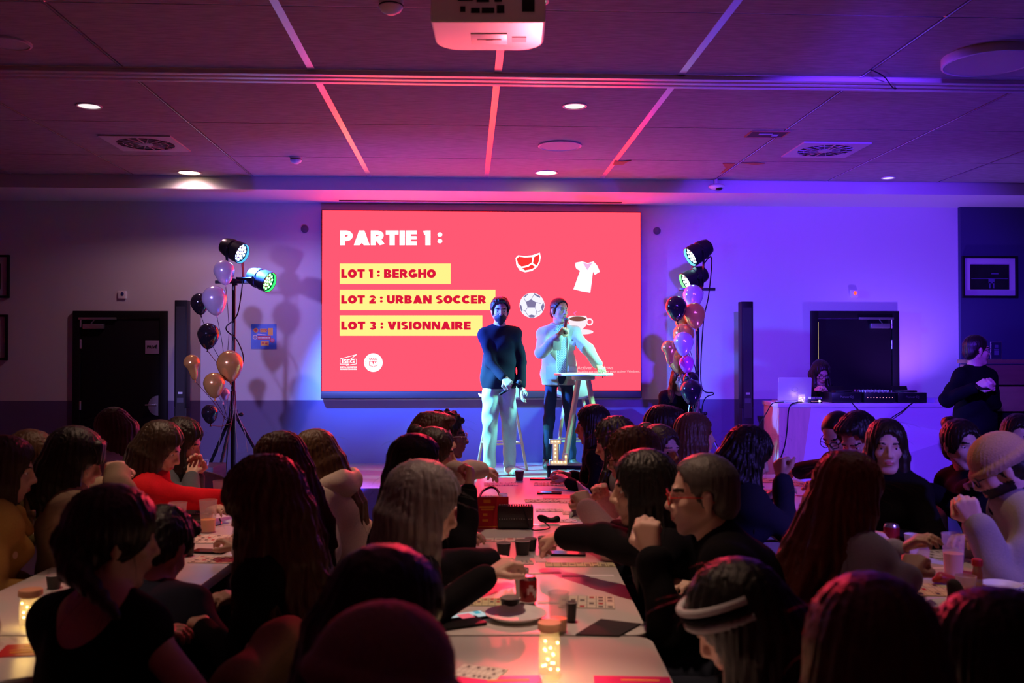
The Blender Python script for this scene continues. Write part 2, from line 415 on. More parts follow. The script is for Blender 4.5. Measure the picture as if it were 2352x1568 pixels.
def circ(cx, cy, rx, ry=None, n=28, a0=0): ry = ry or rx; return [(cx + rx * math.cos(R_(a0) + 2 * PI * k / n), cy + ry * math.sin(R_(a0) + 2 * PI * k / n)) for k in range(n)]
def ringp(cx, cy, r0, r1, n=28): return [[(cx + r * math.cos(2 * PI * a / n), cy + r * math.sin(2 * PI * a / n)) for r, a in ((r0, k), (r0, k + 1), (r1, k + 1), (r1, k))] for k in range(n)]
def strk(pts, w): 
    o = []
    for (xa, ya), (xb, yb) in zip(pts, pts[1:]):
        d = Vector((xb - xa, yb - ya)).normalized() * w / 2; o.append([(xa - d.y, ya + d.x), (xb - d.y, yb + d.x), (xb + d.y, yb - d.x), (xa + d.y, ya - d.x)])
    return o
# school logo: outlined box with a lightning point, and a round crest
flat(strk([(781, 824), (819, 814), (805, 824.5), (819, 824.5), (819, 835.5), (795, 839), (801, 836), (781, 836), (781, 824)], 1.2), 'logo_outline', wht, -.002)
for t, y, s_, w in (('ISEG', 830, .058, 28), ('DIGITAL / MARKETING', 843, .02, 38), ('COMMUNICATION SCHOOL', 847.6, .02, 38)):
    p = sp(800, y, -.003); lettering('logo_lettering', t, s_, wht, scr, p, .0016 if t == 'ISEG' else .0012, width=w / PXM)
flat([circ(857.5, 832.5, 21.5)], 'crest_disc', glow('screen_pale', (1, .86, .90), 1.3), -.002)
wav = [[(848 + k * .95, 824 + s_ * 2.6 * math.sin(k * .6)) for k in range(21)] for s_ in (1, -1)]
flat(strk(wav[0], 1.1) + strk(wav[1], 1.1) + strk([(848.5, 830), (866.5, 830), (866.5, 839.5), (860, 840.5), (857.5, 843), (855, 840.5), (848.5, 839.5), (848.5, 830)], 1.1) + [[(855, 830), (860, 830), (857.5, 837)]] + [circ(862.5, 832, 1.4, n=8)], 'crest_emblem', red, -.004)
flat([circ(857.5 + 18.2 * math.cos(a_), 832.5 + 18.2 * math.sin(a_), .6, n=6) for a_ in np.linspace(0, 2 * PI, 30)], 'crest_detail', glow('screen_rose', (1, .45, .52), 1.1), -.004)
# pictures on the slide: steak, shirt, football, coffee cup
def rot(pts, c, a): ca, sa = math.cos(R_(a)), math.sin(R_(a)); return [(c[0] + x * ca - y * sa, c[1] + x * sa + y * ca) for x, y in pts]
c = (1213, 602)
flat([[(1184, 592), (1190, 586), (1205, 588), (1222, 586), (1240, 580), (1242, 590), (1240, 602), (1234, 613), (1222, 622), (1206, 625), (1194, 621), (1186, 609)]], 'steak_picture', wht, -.002)
flat([[(1187, 594), (1192, 589), (1206, 591), (1222, 590), (1222, 597), (1221, 603), (1212, 609), (1198, 612), (1190, 606)], [(1227, 590), (1239, 583.5), (1238, 599), (1233, 610), (1224, 604)], [(1199, 616), (1214, 612), (1221, 607), (1230, 613), (1221, 618), (1206, 621)]], 'steak_picture', glow('screen_meat', (1, .03, .03), 1.3), -.004)
flat([[(1322, 603), (1337, 600), (1350, 604), (1363, 600), (1372, 610), (1378, 624), (1366, 631), (1362, 624), (1356, 672), (1337, 669), (1317, 664), (1332, 622), (1323, 616), (1321, 609)]], 'shirt_picture', glow('screen_pinkish_white', (1, .80, .95), 1.35), -.002)
flat([[(1338, 602), (1349, 606), (1361, 603), (1349, 620)]], 'shirt_picture', glow('screen_lilac', (.85, .45, .75), 1.1), -.004)
flat([circ(1222, 701, 28.8, n=40)], 'football_picture', glow('screen_ball', (.86, .85, 1), 1.1), -.002)
gry = glow('screen_grey', (.22, .19, .36), 1.)
def clipb(P, c=(1222, 701), r=28.3):
    return [(c[0] + (x - c[0]) * min(1, r / max(1e-6, math.hypot(x - c[0], y - c[1]))), c[1] + (y - c[1]) * min(1, r / max(1e-6, math.hypot(x - c[0], y - c[1])))) for x, y in P]
pent = [(1208, 693), (1220, 687), (1231, 694), (1229, 706), (1212, 706)]
pats = [pent, [(1226, 673), (1243, 678), (1240, 684), (1228, 678)], [(1248, 694), (1252, 703), (1247, 716), (1242, 705)], [(1212, 725), (1221, 722), (1230, 725), (1227, 731), (1217, 731)], [(1193, 698), (1198, 702), (1200, 713), (1197, 717), (1193, 706)], [(1200, 682), (1207, 674), (1214, 673), (1208, 681)]]
flat([clipb(P) for P in pats], 'football_picture', gry, -.004)
flat(strk([(1208, 693), (1203, 683)], 1) + strk([(1220, 687), (1226, 677)], 1) + strk([(1231, 694), (1242, 697)], 1) + strk([(1229, 706), (1233, 717), (1230, 725)], 1) + strk([(1212, 706), (1206, 714), (1199, 711)], 1) + strk([(1206, 714), (1213, 724)], 1) + strk([(1233, 717), (1243, 713)], 1), 'football_picture', gry, -.0045)
cupw = glow('screen_cup', (.95, .78, .86), 1.1)
flat([[(1303, 729), (1311, 725), (1346, 725), (1350, 732), (1346, 748), (1336, 757), (1320, 756), (1308, 747)], circ(1336, 762, 27, 6, a0=0)], 'coffee_cup_picture', cupw, -.002)
flat(ringp(1354, 739, 5, 8.5, 16), 'coffee_cup_picture', cupw, -.003)
flat([circ(1327, 732, 19, 5.5)], 'coffee_cup_picture', glow('screen_coffee', (.28, .10, .08), .8), -.005)
flat(strk([(1322, 724), (1318, 719), (1324, 715)], 2.5), 'coffee_cup_picture', glow('screen_steam', (1, .12, .35), 1.4), -.003)
for t, x, y, s_ in (('Activer Windows', 1326, 844.5, .056), ('Accédez aux paramètres pour activer Windows.', 1325, 853, .036)):
    lettering('overlay_lettering', t, s_, glow('screen_overlay', (1, .45, .5), 1.1), scr, sp(x, y, -.003), .0004, align='LEFT')

# ------------------------------------------------------------------ things on the back wall
def on_wall(x, y): return at_y(x, y, YW)
def picture(name, x0, y0, x1, y1, label, Y=YW, group=None, seedc=(.012, .012, .014)):
    a, b = at_y(x0, y0, Y), at_y(x1, y1, Y); w, hh = b.x - a.x, a.z - b.z
    t = thing(name, label, 'picture', ((a.x + b.x) / 2, Y, b.z), 0, group)
    f = MB()
    for s_ in (-1, 1): f.box((s_ * (w / 2 - .012), -.02, hh / 2), (.024, .035, hh)); f.box((0, -.02, hh / 2 + s_ * (hh / 2 - .012)), (w - .048, .035, .024))
    f.build('frame', m_black, t, bevel=.003)
    MB().box((0, -.008, hh / 2), (w - .04, .01, hh - .04)).build('mat_board', mat('mat_board', (.50, .44, .52), .7), t)
    MB().box((0, -.0145, hh / 2), (w - .19, .004, hh - .19)).build('photograph', mat('dark_photograph', seedc, .35, var=.9, bscale=7), t)
    g = MB(); g.box((0, -.018, hh / 2 - .02), (w - .21, .002, .006)); g.box((.02, -.018, hh * .40), (.07, .002, .05)); g.box((.06, -.018, hh * .58), (.08, .002, .015)); g.box((.0, -.018, hh * .30), (.015, .002, .07)); g.box((.045, -.018, hh * .30), (.015, .002, .07))
    g.build('figure', mat('photo_marks', (.10, .07, .22), .5), t)
    return t
picture('framed_picture', -110, 585, 23, 684, 'black-framed dark picture on the left wall, upper of the two')
picture('framed_picture', -110, 722, 19, 827, 'black-framed picture with pale mat on the left wall, lower of the two')
picture('framed_picture', 2208, 588, 2335, 684, 'black-framed dark photograph with violet-lit mat on the navy wall', YP)
def wall_box(x, y, label, lamp=None):
    p = on_wall(x, y); t = thing('wall_switch', label, 'switch', (p.x, YW, p.z))
    MB().box((0, -.014, 0), (.085, .026, .085)).build('plate', m_white, t, bevel=.006)
    MB().ball((.005, -.03, .01), (.017, .008, .022), 12).build('button', lamp, t, smooth=True)
wall_box(282, 677, 'small square wall switch with dark blue button above the left door', mat('button_blue', (.02, .03, .18), .3))
wall_box(1961, 675, 'small square wall alarm box with glowing red light above the right door', glow('button_red', (1, .05, .02), 3))
for x, y, l in ((700, 526, 'small round grey wall speaker left of the screen'), (1509, 530, 'small round grey wall speaker right of the screen')):
    p = on_wall(x, y); mb = MB(); mb.lathe([(.001, -.024), (.030, -.022), (.040, -.014), (.042, 0)], 24, (0, 0, 0), (0, 1, 0))
    t = thing('wall_speaker', l, 'speaker', (p.x, YW, p.z)); mb.build('grille', mat('grey_grille', (.13, .12, .16), .7, bump=.5, bscale=300), t, smooth=True)
# poster by the left lighting stand
a, b = on_wall(577, 744), on_wall(635, 801); w, hh = b.x - a.x, a.z - b.z
po = thing('poster', 'blue square event poster with yellow and red stickers left of the screen', 'poster', ((a.x + b.x) / 2, YW, b.z))
MB().box((0, -.003, hh / 2), (w, .004, hh)).build('sheet', mat('poster_blue', (.05, .16, .62), .45, var=.3, bscale=12), po)
py_ = mat('poster_yellow', (.85, .45, .05), .5); pr_ = mat('poster_red', (.62, .03, .05), .5); pw_ = mat('poster_white', (.8, .75, .75), .5)
def pt_(x, y): return ((x - .5) * w, (1 - y) * hh)
def pbox(x0, y0, x1, y1, m, d, nm='printed_shape'):
    a_, b_ = pt_(x0, y0), pt_(x1, y1); MB().box(((a_[0] + b_[0]) / 2, -.005 - d, (a_[1] + b_[1]) / 2), (abs(b_[0] - a_[0]), .001, abs(b_[1] - a_[1]))).build(nm, m, po)
pbox(.36, .18, .62, .33, py_, 0); pbox(.66, .16, .86, .46, py_, 0); pbox(.26, .48, .78, .63, pr_, .0); pbox(.38, .69, .70, .87, py_, 0)
for x, y, m_ in ((.19, .25, py_), (.16, .53, pw_), (.84, .66, pr_)):
    q = pt_(x, y); mb = MB(); mb.lathe([(.026, 0), (.026, .001)], 18, (q[0], -.006, q[1]), (0, -1, 0)); mb.build('printed_shape', m_, po)
q = pt_(.49, .26); lettering('printed_lettering', 'LOTO', .034, pr_, po, (q[0], -.0085, q[1]), .0008)
for k in range(9): x = .22 + .044 * k; pbox(x, .385 + .004 * k, x + .034, .425 + .004 * k, pw_, .001)
for k in range(10): x = .28 + .047 * k; pbox(x, .53 - .002 * (k % 3), x + .036, .575, pw_, .001)
for x, y, m_ in ((.19, .25, pr_), (.16, .53, mat('poster_grey', (.3, .32, .5), .5)), (.84, .66, mat('poster_pink', (.6, .2, .35), .5))):
    q = pt_(x, y); mb = MB(); mb.lathe([(.018, 0), (.018, .001)], 16, (q[0], -.0075, q[1]), (0, -1, 0)); mb.build('printed_shape', m_, po)
pbox(.43, .73, .50, .80, pr_, .001); pbox(.56, .75, .65, .80, pr_, .001)
# ------------------------------------------------------------------ column loudspeakers
def column(x, y, xw, label, Y, tint):
    p = at_y(x, y, Y); w = xw / PXM; t = thing('column_loudspeaker', label, 'loudspeaker', (p.x, Y, 0))
    H = p.z
    MB().box((0, 0, .03), (.30, .34, .06)).build('base', m_black, t, bevel=.01)
    MB().box((0, 0, .06 + (H * .45) / 2), (w, .13, H * .45)).build('lower_cabinet', m_black, t, bevel=.006)
    MB().box((0, 0, .062 + H * .45 + (H * .55 - .062) / 2), (w, .13, H * .55 - .062)).build('upper_cabinet', m_black, t, bevel=.006)
    g = MB(); g.box((0, -.067, H * .70), (w * .72, .006, H * .54)); g.build('grille', mat('speaker_grille', (.02, .02, .024), .6, bump=.6, bscale=400), t)
    MB().box((0, -.071, H * .55), (w * .35, .004, .022)).build('badge', m_chrome, t)
    MB().box((0, -.071, H * .515), (w * .5, .003, .05)).build('control_panel', mat('panel_grey', (.06, .06, .09), .4), t)
column(419.5, 690, 27, 'tall slim black column loudspeaker beside the left door', 10.35, 0)
column(1712.5, 693, 26, 'tall slim black column loudspeaker between right balloons and mixing desk', 10.1, 1)

# ------------------------------------------------------------------ lighting stands
def cable(name, pts, r, m, parent=None, label=None, cat=None):
    P = [Vector(p) for p in pts]; out = []
    for i in range(len(P) - 1):
        p0, p1, p2, p3 = P[max(i - 1, 0)], P[i], P[i + 1], P[min(i + 2, len(P) - 1)]
        for k in range(8):
            t = k / 8; out.append(.5 * ((2 * p1) + (p2 - p0) * t + (2 * p0 - 5 * p1 + 4 * p2 - p3) * t * t + (3 * p1 - p0 - 3 * p2 + p3) * t ** 3))
    out.append(P[-1])
    o = MB().tube(out, r, 6).build(name, m, parent, smooth=True)
    if label: tag(o, label, cat)
    return o
def stand(r, d, ztop, label, foot_ang, zc=1.02):
    base = wp(r, d, 0); t = thing('lighting_stand', label, 'stand', base, -TH)
    MB().cyl((0, 0, .16), (0, 0, 1.25), .024).build('lower_pole', m_blackm, t, smooth=True)
    MB().cyl((0, 0, 1.22), (0, 0, ztop), .018).build('upper_pole', m_blackm, t, smooth=True)
    mb = MB(); mb.cyl((0, 0, zc - .06), (0, 0, zc + .05), .042); mb.cyl((0, 0, .17), (0, 0, .24), .038); mb.cyl((.03, 0, zc), (.075, 0, zc), .012); mb.ball((.08, 0, zc), .02, 10); mb.build('collar', m_blackm, t, smooth=True)
    for a in foot_ang:
        c_, s_ = math.cos(R_(a)), math.sin(R_(a)); l = MB(); l.tube([(c_ * .03, s_ * .03, zc - .02), (c_ * .56, s_ * .56, .03)], .016, 8)
        o = l.build('leg', m_blackm, t, smooth=True); MB().ball((c_ * .565, s_ * .565, .024), .024, 10).build('rubber_foot', m_black, o, smooth=True)
        MB().tube([(c_ * .03, s_ * .03, .21), (c_ * .30, s_ * .30, .48)], .009, 6).build('brace', m_blackm, t, smooth=True)
    MB().box((0, 0, ztop + .012), (.36, .035, .03)).build('cross_bar', m_blackm, t, bevel=.004)
    return t, base
led_w = glow('led_white', (.45, .75, 1), 14); led_g = glow('led_green', (.12, 1, .16), 9); led_c = glow('led_cyan', (.5, .9, 1), 13); led_wg = glow('led_pale_green', (.7, 1, .75), 8)
ring_m = {}
def par(center, aim, label, led, ringcol, yoke_to, light):
    "center and aim in (right, depth, height); yoke_to = point of the bar that carries it"
    P = wp(*center); d = (wp(*aim) - P).normalized()
    t = thing('stage_spotlight', label, 'spotlight', P); M = frame(d)
    mb = MB()
    mb.lathe([(.001, -.155), (.045, -.150), (.075, -.13), (.088, -.09), (.088, -.06), (.098, -.055), (.098, -.02), (.092, -.015), (.092, .02), (.104, .025), (.104, .105), (.098, .108), (.096, .07), (.001, .068)], 28, (0, 0, 0), d)
    mb.build('can', m_blackm, t, smooth=True)
    mb = MB(); mb.lathe([(.093, .069), (.093, .074), (.001, .074)], 28, (0, 0, 0), d); mb.build('lens_plate', mat('lens_plate', (.05, .06, .08), .3), t)
    mb = MB()
    ps = [(0, 0)] + [(.036 * math.cos(2 * PI * k / 6), .036 * math.sin(2 * PI * k / 6)) for k in range(6)] + [(.070 * math.cos(2 * PI * (k + .5) / 11), .070 * math.sin(2 * PI * (k + .5) / 11)) for k in range(11)]
    for x, y in ps: mb.lathe([(.0135, .0745), (.0125, .078), (.001, .080)], 10, M @ Vector((x, y, 0)), d)
    mb.build('led_lenses', led, t)
    mb = MB(); mb.lathe([(.0945, .080), (.0975, .080), (.0975, .1045), (.0945, .1045), (.0945, .080)], 28, (0, 0, 0), d, cap=False); mb.build('rim', glow('rim_' + led.name, ringcol, 1.2), t)
    side = M.col[0]; Y = wp(*yoke_to) - P; ydir = Y.normalized()
    a = MB(); w_ = .118
    for s_ in (-1, 1): a.bar(side * (w_ * s_), side * (w_ * s_) + Y, .028, .008, 0, d); a.cyl(side * (w_ * s_), side * (w_ * s_ * 1.16), .018)
    a.bar(Y - side * w_, Y + side * w_, .028, .008, 0, d); a.build('yoke', m_blackm, t)
    e = MB(); e.cyl(Y, Y + ydir * .05, .014); e.build('clamp', m_blackm, t)
    if light: spot('spotlight_beam', P + d * .13, light[0], *light[1:])
    return t
rL = rdz(537, 650, 9.35); RL, DL = rL[0], 9.35
stL, _ = stand(RL, DL, 2.30, 'black tripod lighting stand with balloons left of the stage', (20, 155, 262))
c1 = rdz(538, 574, DL - .02); c2 = rdz(600, 641, DL - .02)
par(c1, (c1[0] + .80, DL - .34, c1[2] - .36), 'black stage spotlight with blue-white lenses on top of the left stand', led_w, (.1, .55, 1), (RL + .02, DL, 2.33), (wp(-.5, 9.9, .6), (.04, .15, 1), 3800, 96, .8, .05))
par(c2, (c2[0] + .82, DL - .34, c2[2] - .30), 'black stage spotlight with green lenses hung off the left stand', led_g, (.05, 1, .2), (RL + .10, DL, c2[2] + .0), (wp(-.22, 9.6, .95), (.20, 1, .88), 1700, 34, .8, .05))
rR = rdz(1601, 650, 9.5); RRt, DRt = rR[0], 9.5
stR, _ = stand(RRt, DRt, 2.24, 'black tripod lighting stand behind the balloons right of the stage', (-30, 90, 205))
c3 = rdz(1604, 579, DRt - .02); c4 = rdz(1593, 639, DRt - .03)
par(c3, (c3[0] - .80, DRt - .25, c3[2] - .48), 'black stage spotlight with cyan lenses on top of the right stand', led_c, (.2, .75, 1), (RRt, DRt, 2.27), (wp(.3, 10.0, 1.2), (.12, .8, 1), 260, 52, .7, .09))
par(c4, (c4[0] - .80, DRt - .26, c4[2] - .42), 'black stage spotlight with pale lenses lower on the right stand', led_wg, (.3, 1, .4), (RRt, DRt, 2.20), (wp(.2, 9.9, .9), (.25, 1, .50), 260, 52, .7, .09))
# cables taped to the stands
cable('power_cable', [wp(RL + .10, DL - .03, 2.36), wp(RL + .05, DL - .04, 2.0), wp(RL - .06, DL - .05, 1.86), wp(RL + .05, DL - .05, 1.74), wp(RL + .11, DL - .04, 1.55), wp(RL + .03, DL - .04, 1.40), wp(RL - .03, DL - .04, 1.0), wp(RL - .05, DL - .06, .5), wp(RL - .1, DL - .1, .02)], .006, m_black, None, 'black power cable looped down the left lighting stand', 'cable')
cable('power_cable', [wp(RRt + .06, DRt - .03, 2.5), wp(RRt + .14, DRt - .02, 2.56), wp(RRt + .11, DRt - .03, 2.2), wp(RRt + .05, DRt - .05, 1.9), wp(RRt + .03, DRt - .05, 1.3), wp(RRt + .15, DRt - .05, 1.22), wp(RRt + .04, DRt - .05, 1.1), wp(RRt + .02, DRt - .06, .4), wp(RRt, DRt - .1, .02)], .006, m_black, None, 'black power cable down the right lighting stand', 'cable')

# ------------------------------------------------------------------ balloons
bm_ = {'silver': mat('balloon_pearl', (.72, .62, .72), .22, .35, coat=.5), 'gold': mat('balloon_gold', (.80, .42, .09), .22, .45, coat=.5), 'black': mat('balloon_black', (.012, .011, .014), .12, coat=.6), 'pink': mat('balloon_rose', (.72, .12, .50), .2, .2, coat=.5)}
ribbon = mat('curling_ribbon', (.55, .45, .40), .3, .6); ribbonb = mat('dark_ribbon', (.02, .02, .03), .3, .3)
def balloon(x, y, w, d, col, label, tie, pear=False):
    c = at_d(x, y, d); r = w / 2 / FPX * d
    t = thing('balloon', label, 'balloon', c, 0, 'party balloons on the lighting stands')
    prof = []
    for k in range(0, 19):
        a = PI * k / 18; rr = math.sin(a); z = math.cos(a)
        if z < 0: q = -z; rr *= (1 - (.22 if not pear else .45) * q); z *= 1.30 if not pear else 1.0
        prof.append((max(rr * r, .0008), z * r * 1.06))
    if pear: prof = [p for p in prof if p[1] > -.62 * r] + [(.52 * r, -.95 * r), (.46 * r, -1.35 * r), (.40 * r, -1.7 * r), (.25 * r, -1.95 * r), (.06 * r, -2.08 * r)]
    zb = prof[-1][1]; prof[-1] = (.006, zb)
    prof.reverse(); mb = MB(); mb.lathe(prof, 26); tilt = Euler((random.uniform(-.12, .12), random.uniform(-.16, .16), 0))
    o = mb.build('skin', bm_[col], t, smooth=True); o.rotation_euler = tilt
    k = MB(); k.lathe([(.004, zb + .004), (.007, zb - .006), (.004, zb - .011), (.013, zb - .022)], 10); ko = k.build('knot', bm_[col], t, smooth=True); ko.rotation_euler = tilt
    b0 = tilt.to_matrix() @ Vector((0, 0, zb - .012)); e = Vector(tie) - c; m_ = (b0 + e) / 2
    pts = [b0, b0 * .6 + e * .4 + Vector((random.uniform(-.03, .03), -.02, -.02)), b0 * .2 + e * .8 + Vector((random.uniform(-.04, .04), -.02, -.01)), e]
    cable('ribbon', pts, .0028, ribbonb if random.random() < .6 else ribbon, t)
tl = wp(RL, DL - .03, .95); tl2 = wp(RL, DL - .03, 1.3)
for x, y, w, d, c_, l, tie, pe in (
    (515, 622, 48, 9.1, 'silver', 'pearl balloon topmost on the left stand', tl2, 0), (493, 686, 57, 8.95, 'silver', 'large pearl balloon overlapping a black one left of the stand', tl2, 0),
    (459, 695, 42, 9.25, 'black', 'black balloon half hidden behind the large pearl balloon', tl2, 0), (479, 768, 50, 9.05, 'black', 'black balloon hanging alone in the middle of the left bunch', tl2, 0),
    (441, 834, 38, 9.0, 'gold', 'small pear-shaped gold balloon at the outer left', tl, 1), (528, 836, 60, 8.95, 'gold', 'largest gold balloon, in front of the left stand pole', tl, 0),
    (492, 881, 49, 8.8, 'gold', 'gold balloon just below the largest gold one', tl, 0), (514, 904, 27, 9.15, 'silver', 'small pearl balloon peeking out behind a gold one', tl, 0),
    (482, 948, 37, 9.0, 'black', 'small black balloon lowest on the left stand', tl, 0)):
    balloon(x, y, w, d, c_, l, tie, pe)
tr = wp(RRt - .02, DRt - .03, 1.1); tr2 = wp(RRt - .02, DRt - .03, 1.4)
for x, y, w, d, c_, l, tie, pe in (
    (1592, 678, 47, 9.3, 'silver', 'pearl balloon topmost on the right stand', tr2, 0), (1553, 705, 49, 9.0, 'black', 'black balloon uppermost in the right bunch', tr2, 0),
    (1595, 721, 50, 9.05, 'gold', 'gold balloon uppermost in the right bunch', tr2, 0), (1572, 737, 44, 9.35, 'gold', 'gold balloon tucked behind the upper black and gold ones', tr2, 0),
    (1570, 768, 49, 9.2, 'gold', 'gold balloon in the middle behind a pearl one', tr, 0), (1570, 786, 46, 8.95, 'silver', 'pearl balloon in the middle of the right bunch', tr, 0),
    (1537, 800, 36, 9.0, 'gold', 'small gold pear-shaped balloon at the left of the right bunch', tr, 1), (1558, 826, 48, 9.25, 'gold', 'gold balloon below the middle pearl one', tr, 0),
    (1577, 834, 34, 9.05, 'pink', 'rose balloon low in the right bunch', tr, 0), (1587, 872, 36, 9.25, 'black', 'black balloon half hidden behind the lowest black one', tr, 0),
    (1588, 897, 50, 9.0, 'black', 'large black balloon lowest on the right stand', wp(RRt - .05, DRt - .06, .6), 0)):
    balloon(x, y, w, d, c_, l, tie, pe)
for k, (r0, d0) in enumerate(((RL, DL), (RRt - .06, DRt - .1))):
    mb = MB()
    for j in range(5):
        x = -.10 + .05 * j; mb.tube([(x * .3, -.04, 1.25), (x * .6 + .02 * math.sin(j), -.06, 1.05), (x + .03 * math.sin(j * 2), -.07, .85), (x * 1.3 - .03 * math.sin(j), -.06, .66)], .0035, 5)
    o = mb.build('ribbon_tails', ribbon); o.location = wp(r0, d0, 0); tag(o, ('curled ribbon tails hanging at the left stand collar', 'curled ribbon tails hanging under the right balloons')[k], 'ribbon')

# ------------------------------------------------------------------ ceiling things
def ceil(x, y): return at_z(x, y, ZC)
lit = [glow('downlight_warm', (1, .74, .36), 9), glow('downlight_dim', (1, .86, .86), 1.1)]
lab = ['glowing warm ceiling downlight left of the screen', 'glowing warm ceiling downlight above the screen', 'dim white ceiling downlight at the far left', 'dim white ceiling downlight above the centre table', 'small dim ceiling downlight at the right by the bulkhead']
def downlight(p, label, m, r=.095, group=None):
    t = thing('ceiling_downlight', label, 'downlight', (p.x, p.y, ZC), 0, group)
    MB().lathe([(r - .012, 0), (r, 0), (r, -.006), (r - .010, -.007), (r - .014, -.001)], 28, cap=False).build('trim_ring', m_white, t, smooth=True)
    MB().lathe([(.001, -.003), (r - .016, -.003)], 24).build('diffuser', m, t)
    return t
for (x, y, k), l in zip(DOWN, lab):
    p = ceil(x, y); downlight(p, l, lit[0] if k else lit[1], .115 if k else (.09 if y < 300 else .07))
for j, (r, d, e, w) in enumerate(ADDED_DOWN): downlight(wp(r, d, ZC), 'added unseen ceiling downlight above the tables', lit[1], .09, 'added downlights over the tables')
for x, y, r, l in ((22, 97, .12, 'round flush ceiling speaker at the upper left corner'), (2272, 128, .27, 'large round ceiling speaker at the upper right'), (1286, 333, .19, 'round pink-lit ceiling speaker above the screen')):
    p = ceil(x, y); t = thing('ceiling_speaker', l, 'speaker', (p.x, p.y, ZC)); dp = .05 if r > .2 else .012
    MB().lathe([(r, 0), (r, -dp), (r - .012, -dp - .004), (r - .018, -dp + .001)], 36, cap=False).build('rim', mat('speaker_rim', (.62, .55, .6), .5), t, smooth=True)
    MB().lathe([(.001, -dp + .0005), (r - .016, -dp + .0005)], 32).build('grille', mat('ceiling_grille', (.42, .38, .42), .7, bump=.4, bscale=400), t)
def vent(x, y, w, label):
    p = ceil(x, y); t = thing('ceiling_vent', label, 'vent', (p.x, p.y, ZC)); w2 = w / 2
    f = MB(); R0 = w2 * .80
    n = 40
    for k in range(n):
        a0, a1 = 2 * PI * k / n, 2 * PI * (k + 1) / n
        def sq(a): c_, s_ = math.cos(a), math.sin(a); q = w2 / max(abs(c_), abs(s_)); return (c_ * q, s_ * q)
        A0, A1 = sq(a0), sq(a1)
        f.add([(R0 * math.cos(a0), R0 * math.sin(a0), -.012), (R0 * math.cos(a1), R0 * math.sin(a1), -.012), (A1[0], A1[1], -.012), (A0[0], A0[1], -.012)], [(0, 1, 2, 3)])
        f.add([(A0[0], A0[1], 0), (A1[0], A1[1], 0), (A1[0], A1[1], -.012), (A0[0], A0[1], -.012)], [(0, 1, 2, 3)])
    f.build('face_plate', mat('vent_plate', (.5, .46, .5), .5), t)
    MB().lathe([(.001, -.002), (R0, -.002)], 36).build('throat', m_gap, t)
    b = MB()
    for k in range(16):
        a = 2 * PI * k / 16; c_, s_ = math.cos(a), math.sin(a)
        b.bar((c_ * .05, s_ * .05, -.012), (c_ * R0, s_ * R0, -.010), .006, .012)
    for rr in (R0 * .55, R0 * .78): b.tube([(rr * math.cos(2 * PI * k / 32), rr * math.sin(2 * PI * k / 32), -.012) for k in range(33)], .003, 5)
    b.lathe([(.001, -.022), (.06, -.018), (.07, -.008)], 20)
    b.build('swirl_blades', mat('vent_blades', (.42, .38, .42), .45), t)
vent(335, 328, .59, 'square swirl ceiling vent on the left side')
vent(1895, 343, .59, 'square swirl ceiling vent on the right side')
def smoke(x, y, label, s_=1.):
    p = ceil(x, y); t = thing('smoke_detector', label, 'smoke detector', (p.x, p.y, ZC))
    MB().lathe([(.055 * s_, 0), (.055 * s_, -.016 * s_)], 24).build('base', m_white, t, smooth=True)
    MB().lathe([(.052 * s_, -.0162 * s_), (.054 * s_, -.03 * s_), (.044 * s_, -.046 * s_), (.02 * s_, -.060 * s_), (.001, -.062 * s_)], 24).build('head', m_white, t, smooth=True)
    MB().lathe([(.0555 * s_, -.021 * s_), (.0555 * s_, -.025 * s_)], 24).build('slot', m_black, t)
smoke(898, 2, 'white smoke detector at the top edge of the ceiling', 1.15); smoke(680, 361, 'white smoke detector on the ceiling left of the screen')
p = ceil(1762, 307); t = thing('ceiling_hatch', 'small square dark open hatch in the ceiling', 'hatch', (p.x, p.y, ZC))
mb = MB(); mb.box((0, 0, -.003), (.30, .20, .006)); mb.build('opening', m_gap, t)
mb = MB()
for s_ in (-1, 1): mb.box((s_ * .155, 0, -.005), (.012, .21, .01)); mb.box((0, s_ * .105, -.005), (.32, .012, .01))
mb.build('edge', mat('raw_edge', (.35, .16, .10), .8), t); mb = MB(); mb.box((-.02, -.02, -.008), (.11, .03, .006)); mb.box((.07, .02, -.008), (.05, .05, .006)); mb.build('bracket', m_chrome, t)
def flake(pts, label):
    P = [ceil(x, y) for x, y in pts]; c_ = sum(P, Vector()) / len(P); mb = MB(); mb.prism([(q.x - c_.x, q.y - c_.y) for q in P], .006, None, (0, 0, -.008))
    o = mb.build('torn_tile_edge', mat('torn_fibre', (.34, .12, .05), .9, bump=.8, bscale=60, var=.4)); o.location = (c_.x, c_.y, ZC); tag(o, label, 'damage')
flake([(1408, 377), (1412, 368), (1428, 369), (1450, 367), (1440, 371), (1432, 376)], 'torn brown tile edge right above the screen corner')
flake([(1655, 397), (1668, 386), (1660, 374), (1688, 374), (1680, 382), (1668, 392)], 'torn brown ceiling patch above the small camera')
flake([(1700, 373), (1735, 372), (1757, 374), (1735, 377)], 'thin torn brown strip right of the ceiling patch')
p = at_y(1642, 414, YF); t = thing('ceiling_sensor', 'small white round sensor on the bulkhead front edge', 'sensor', (p.x, YF - .05, ZC))
MB().cyl((0, 0, -.002), (0, 0, -.05), .022).build('stem', m_white, t, smooth=True); MB().ball((0, -.01, -.075), (.085, .085, .03), 18).build('dome', m_white, t, smooth=True); MB().ball((.02, -.03, -.095), (.04, .04, .02), 14).build('lens', m_black, t, smooth=True)
cable('loose_wire', [ceil(2000, 158) + Vector((0, 0, -.005)), ceil(2030, 165) + Vector((0, 0, -.03)), ceil(2050, 185) + Vector((0, 0, -.045)), ceil(2062, 200) + Vector((0, 0, -.005))], .004, m_black, None, 'thin loose wire hanging from a ceiling joint at right', 'wire')
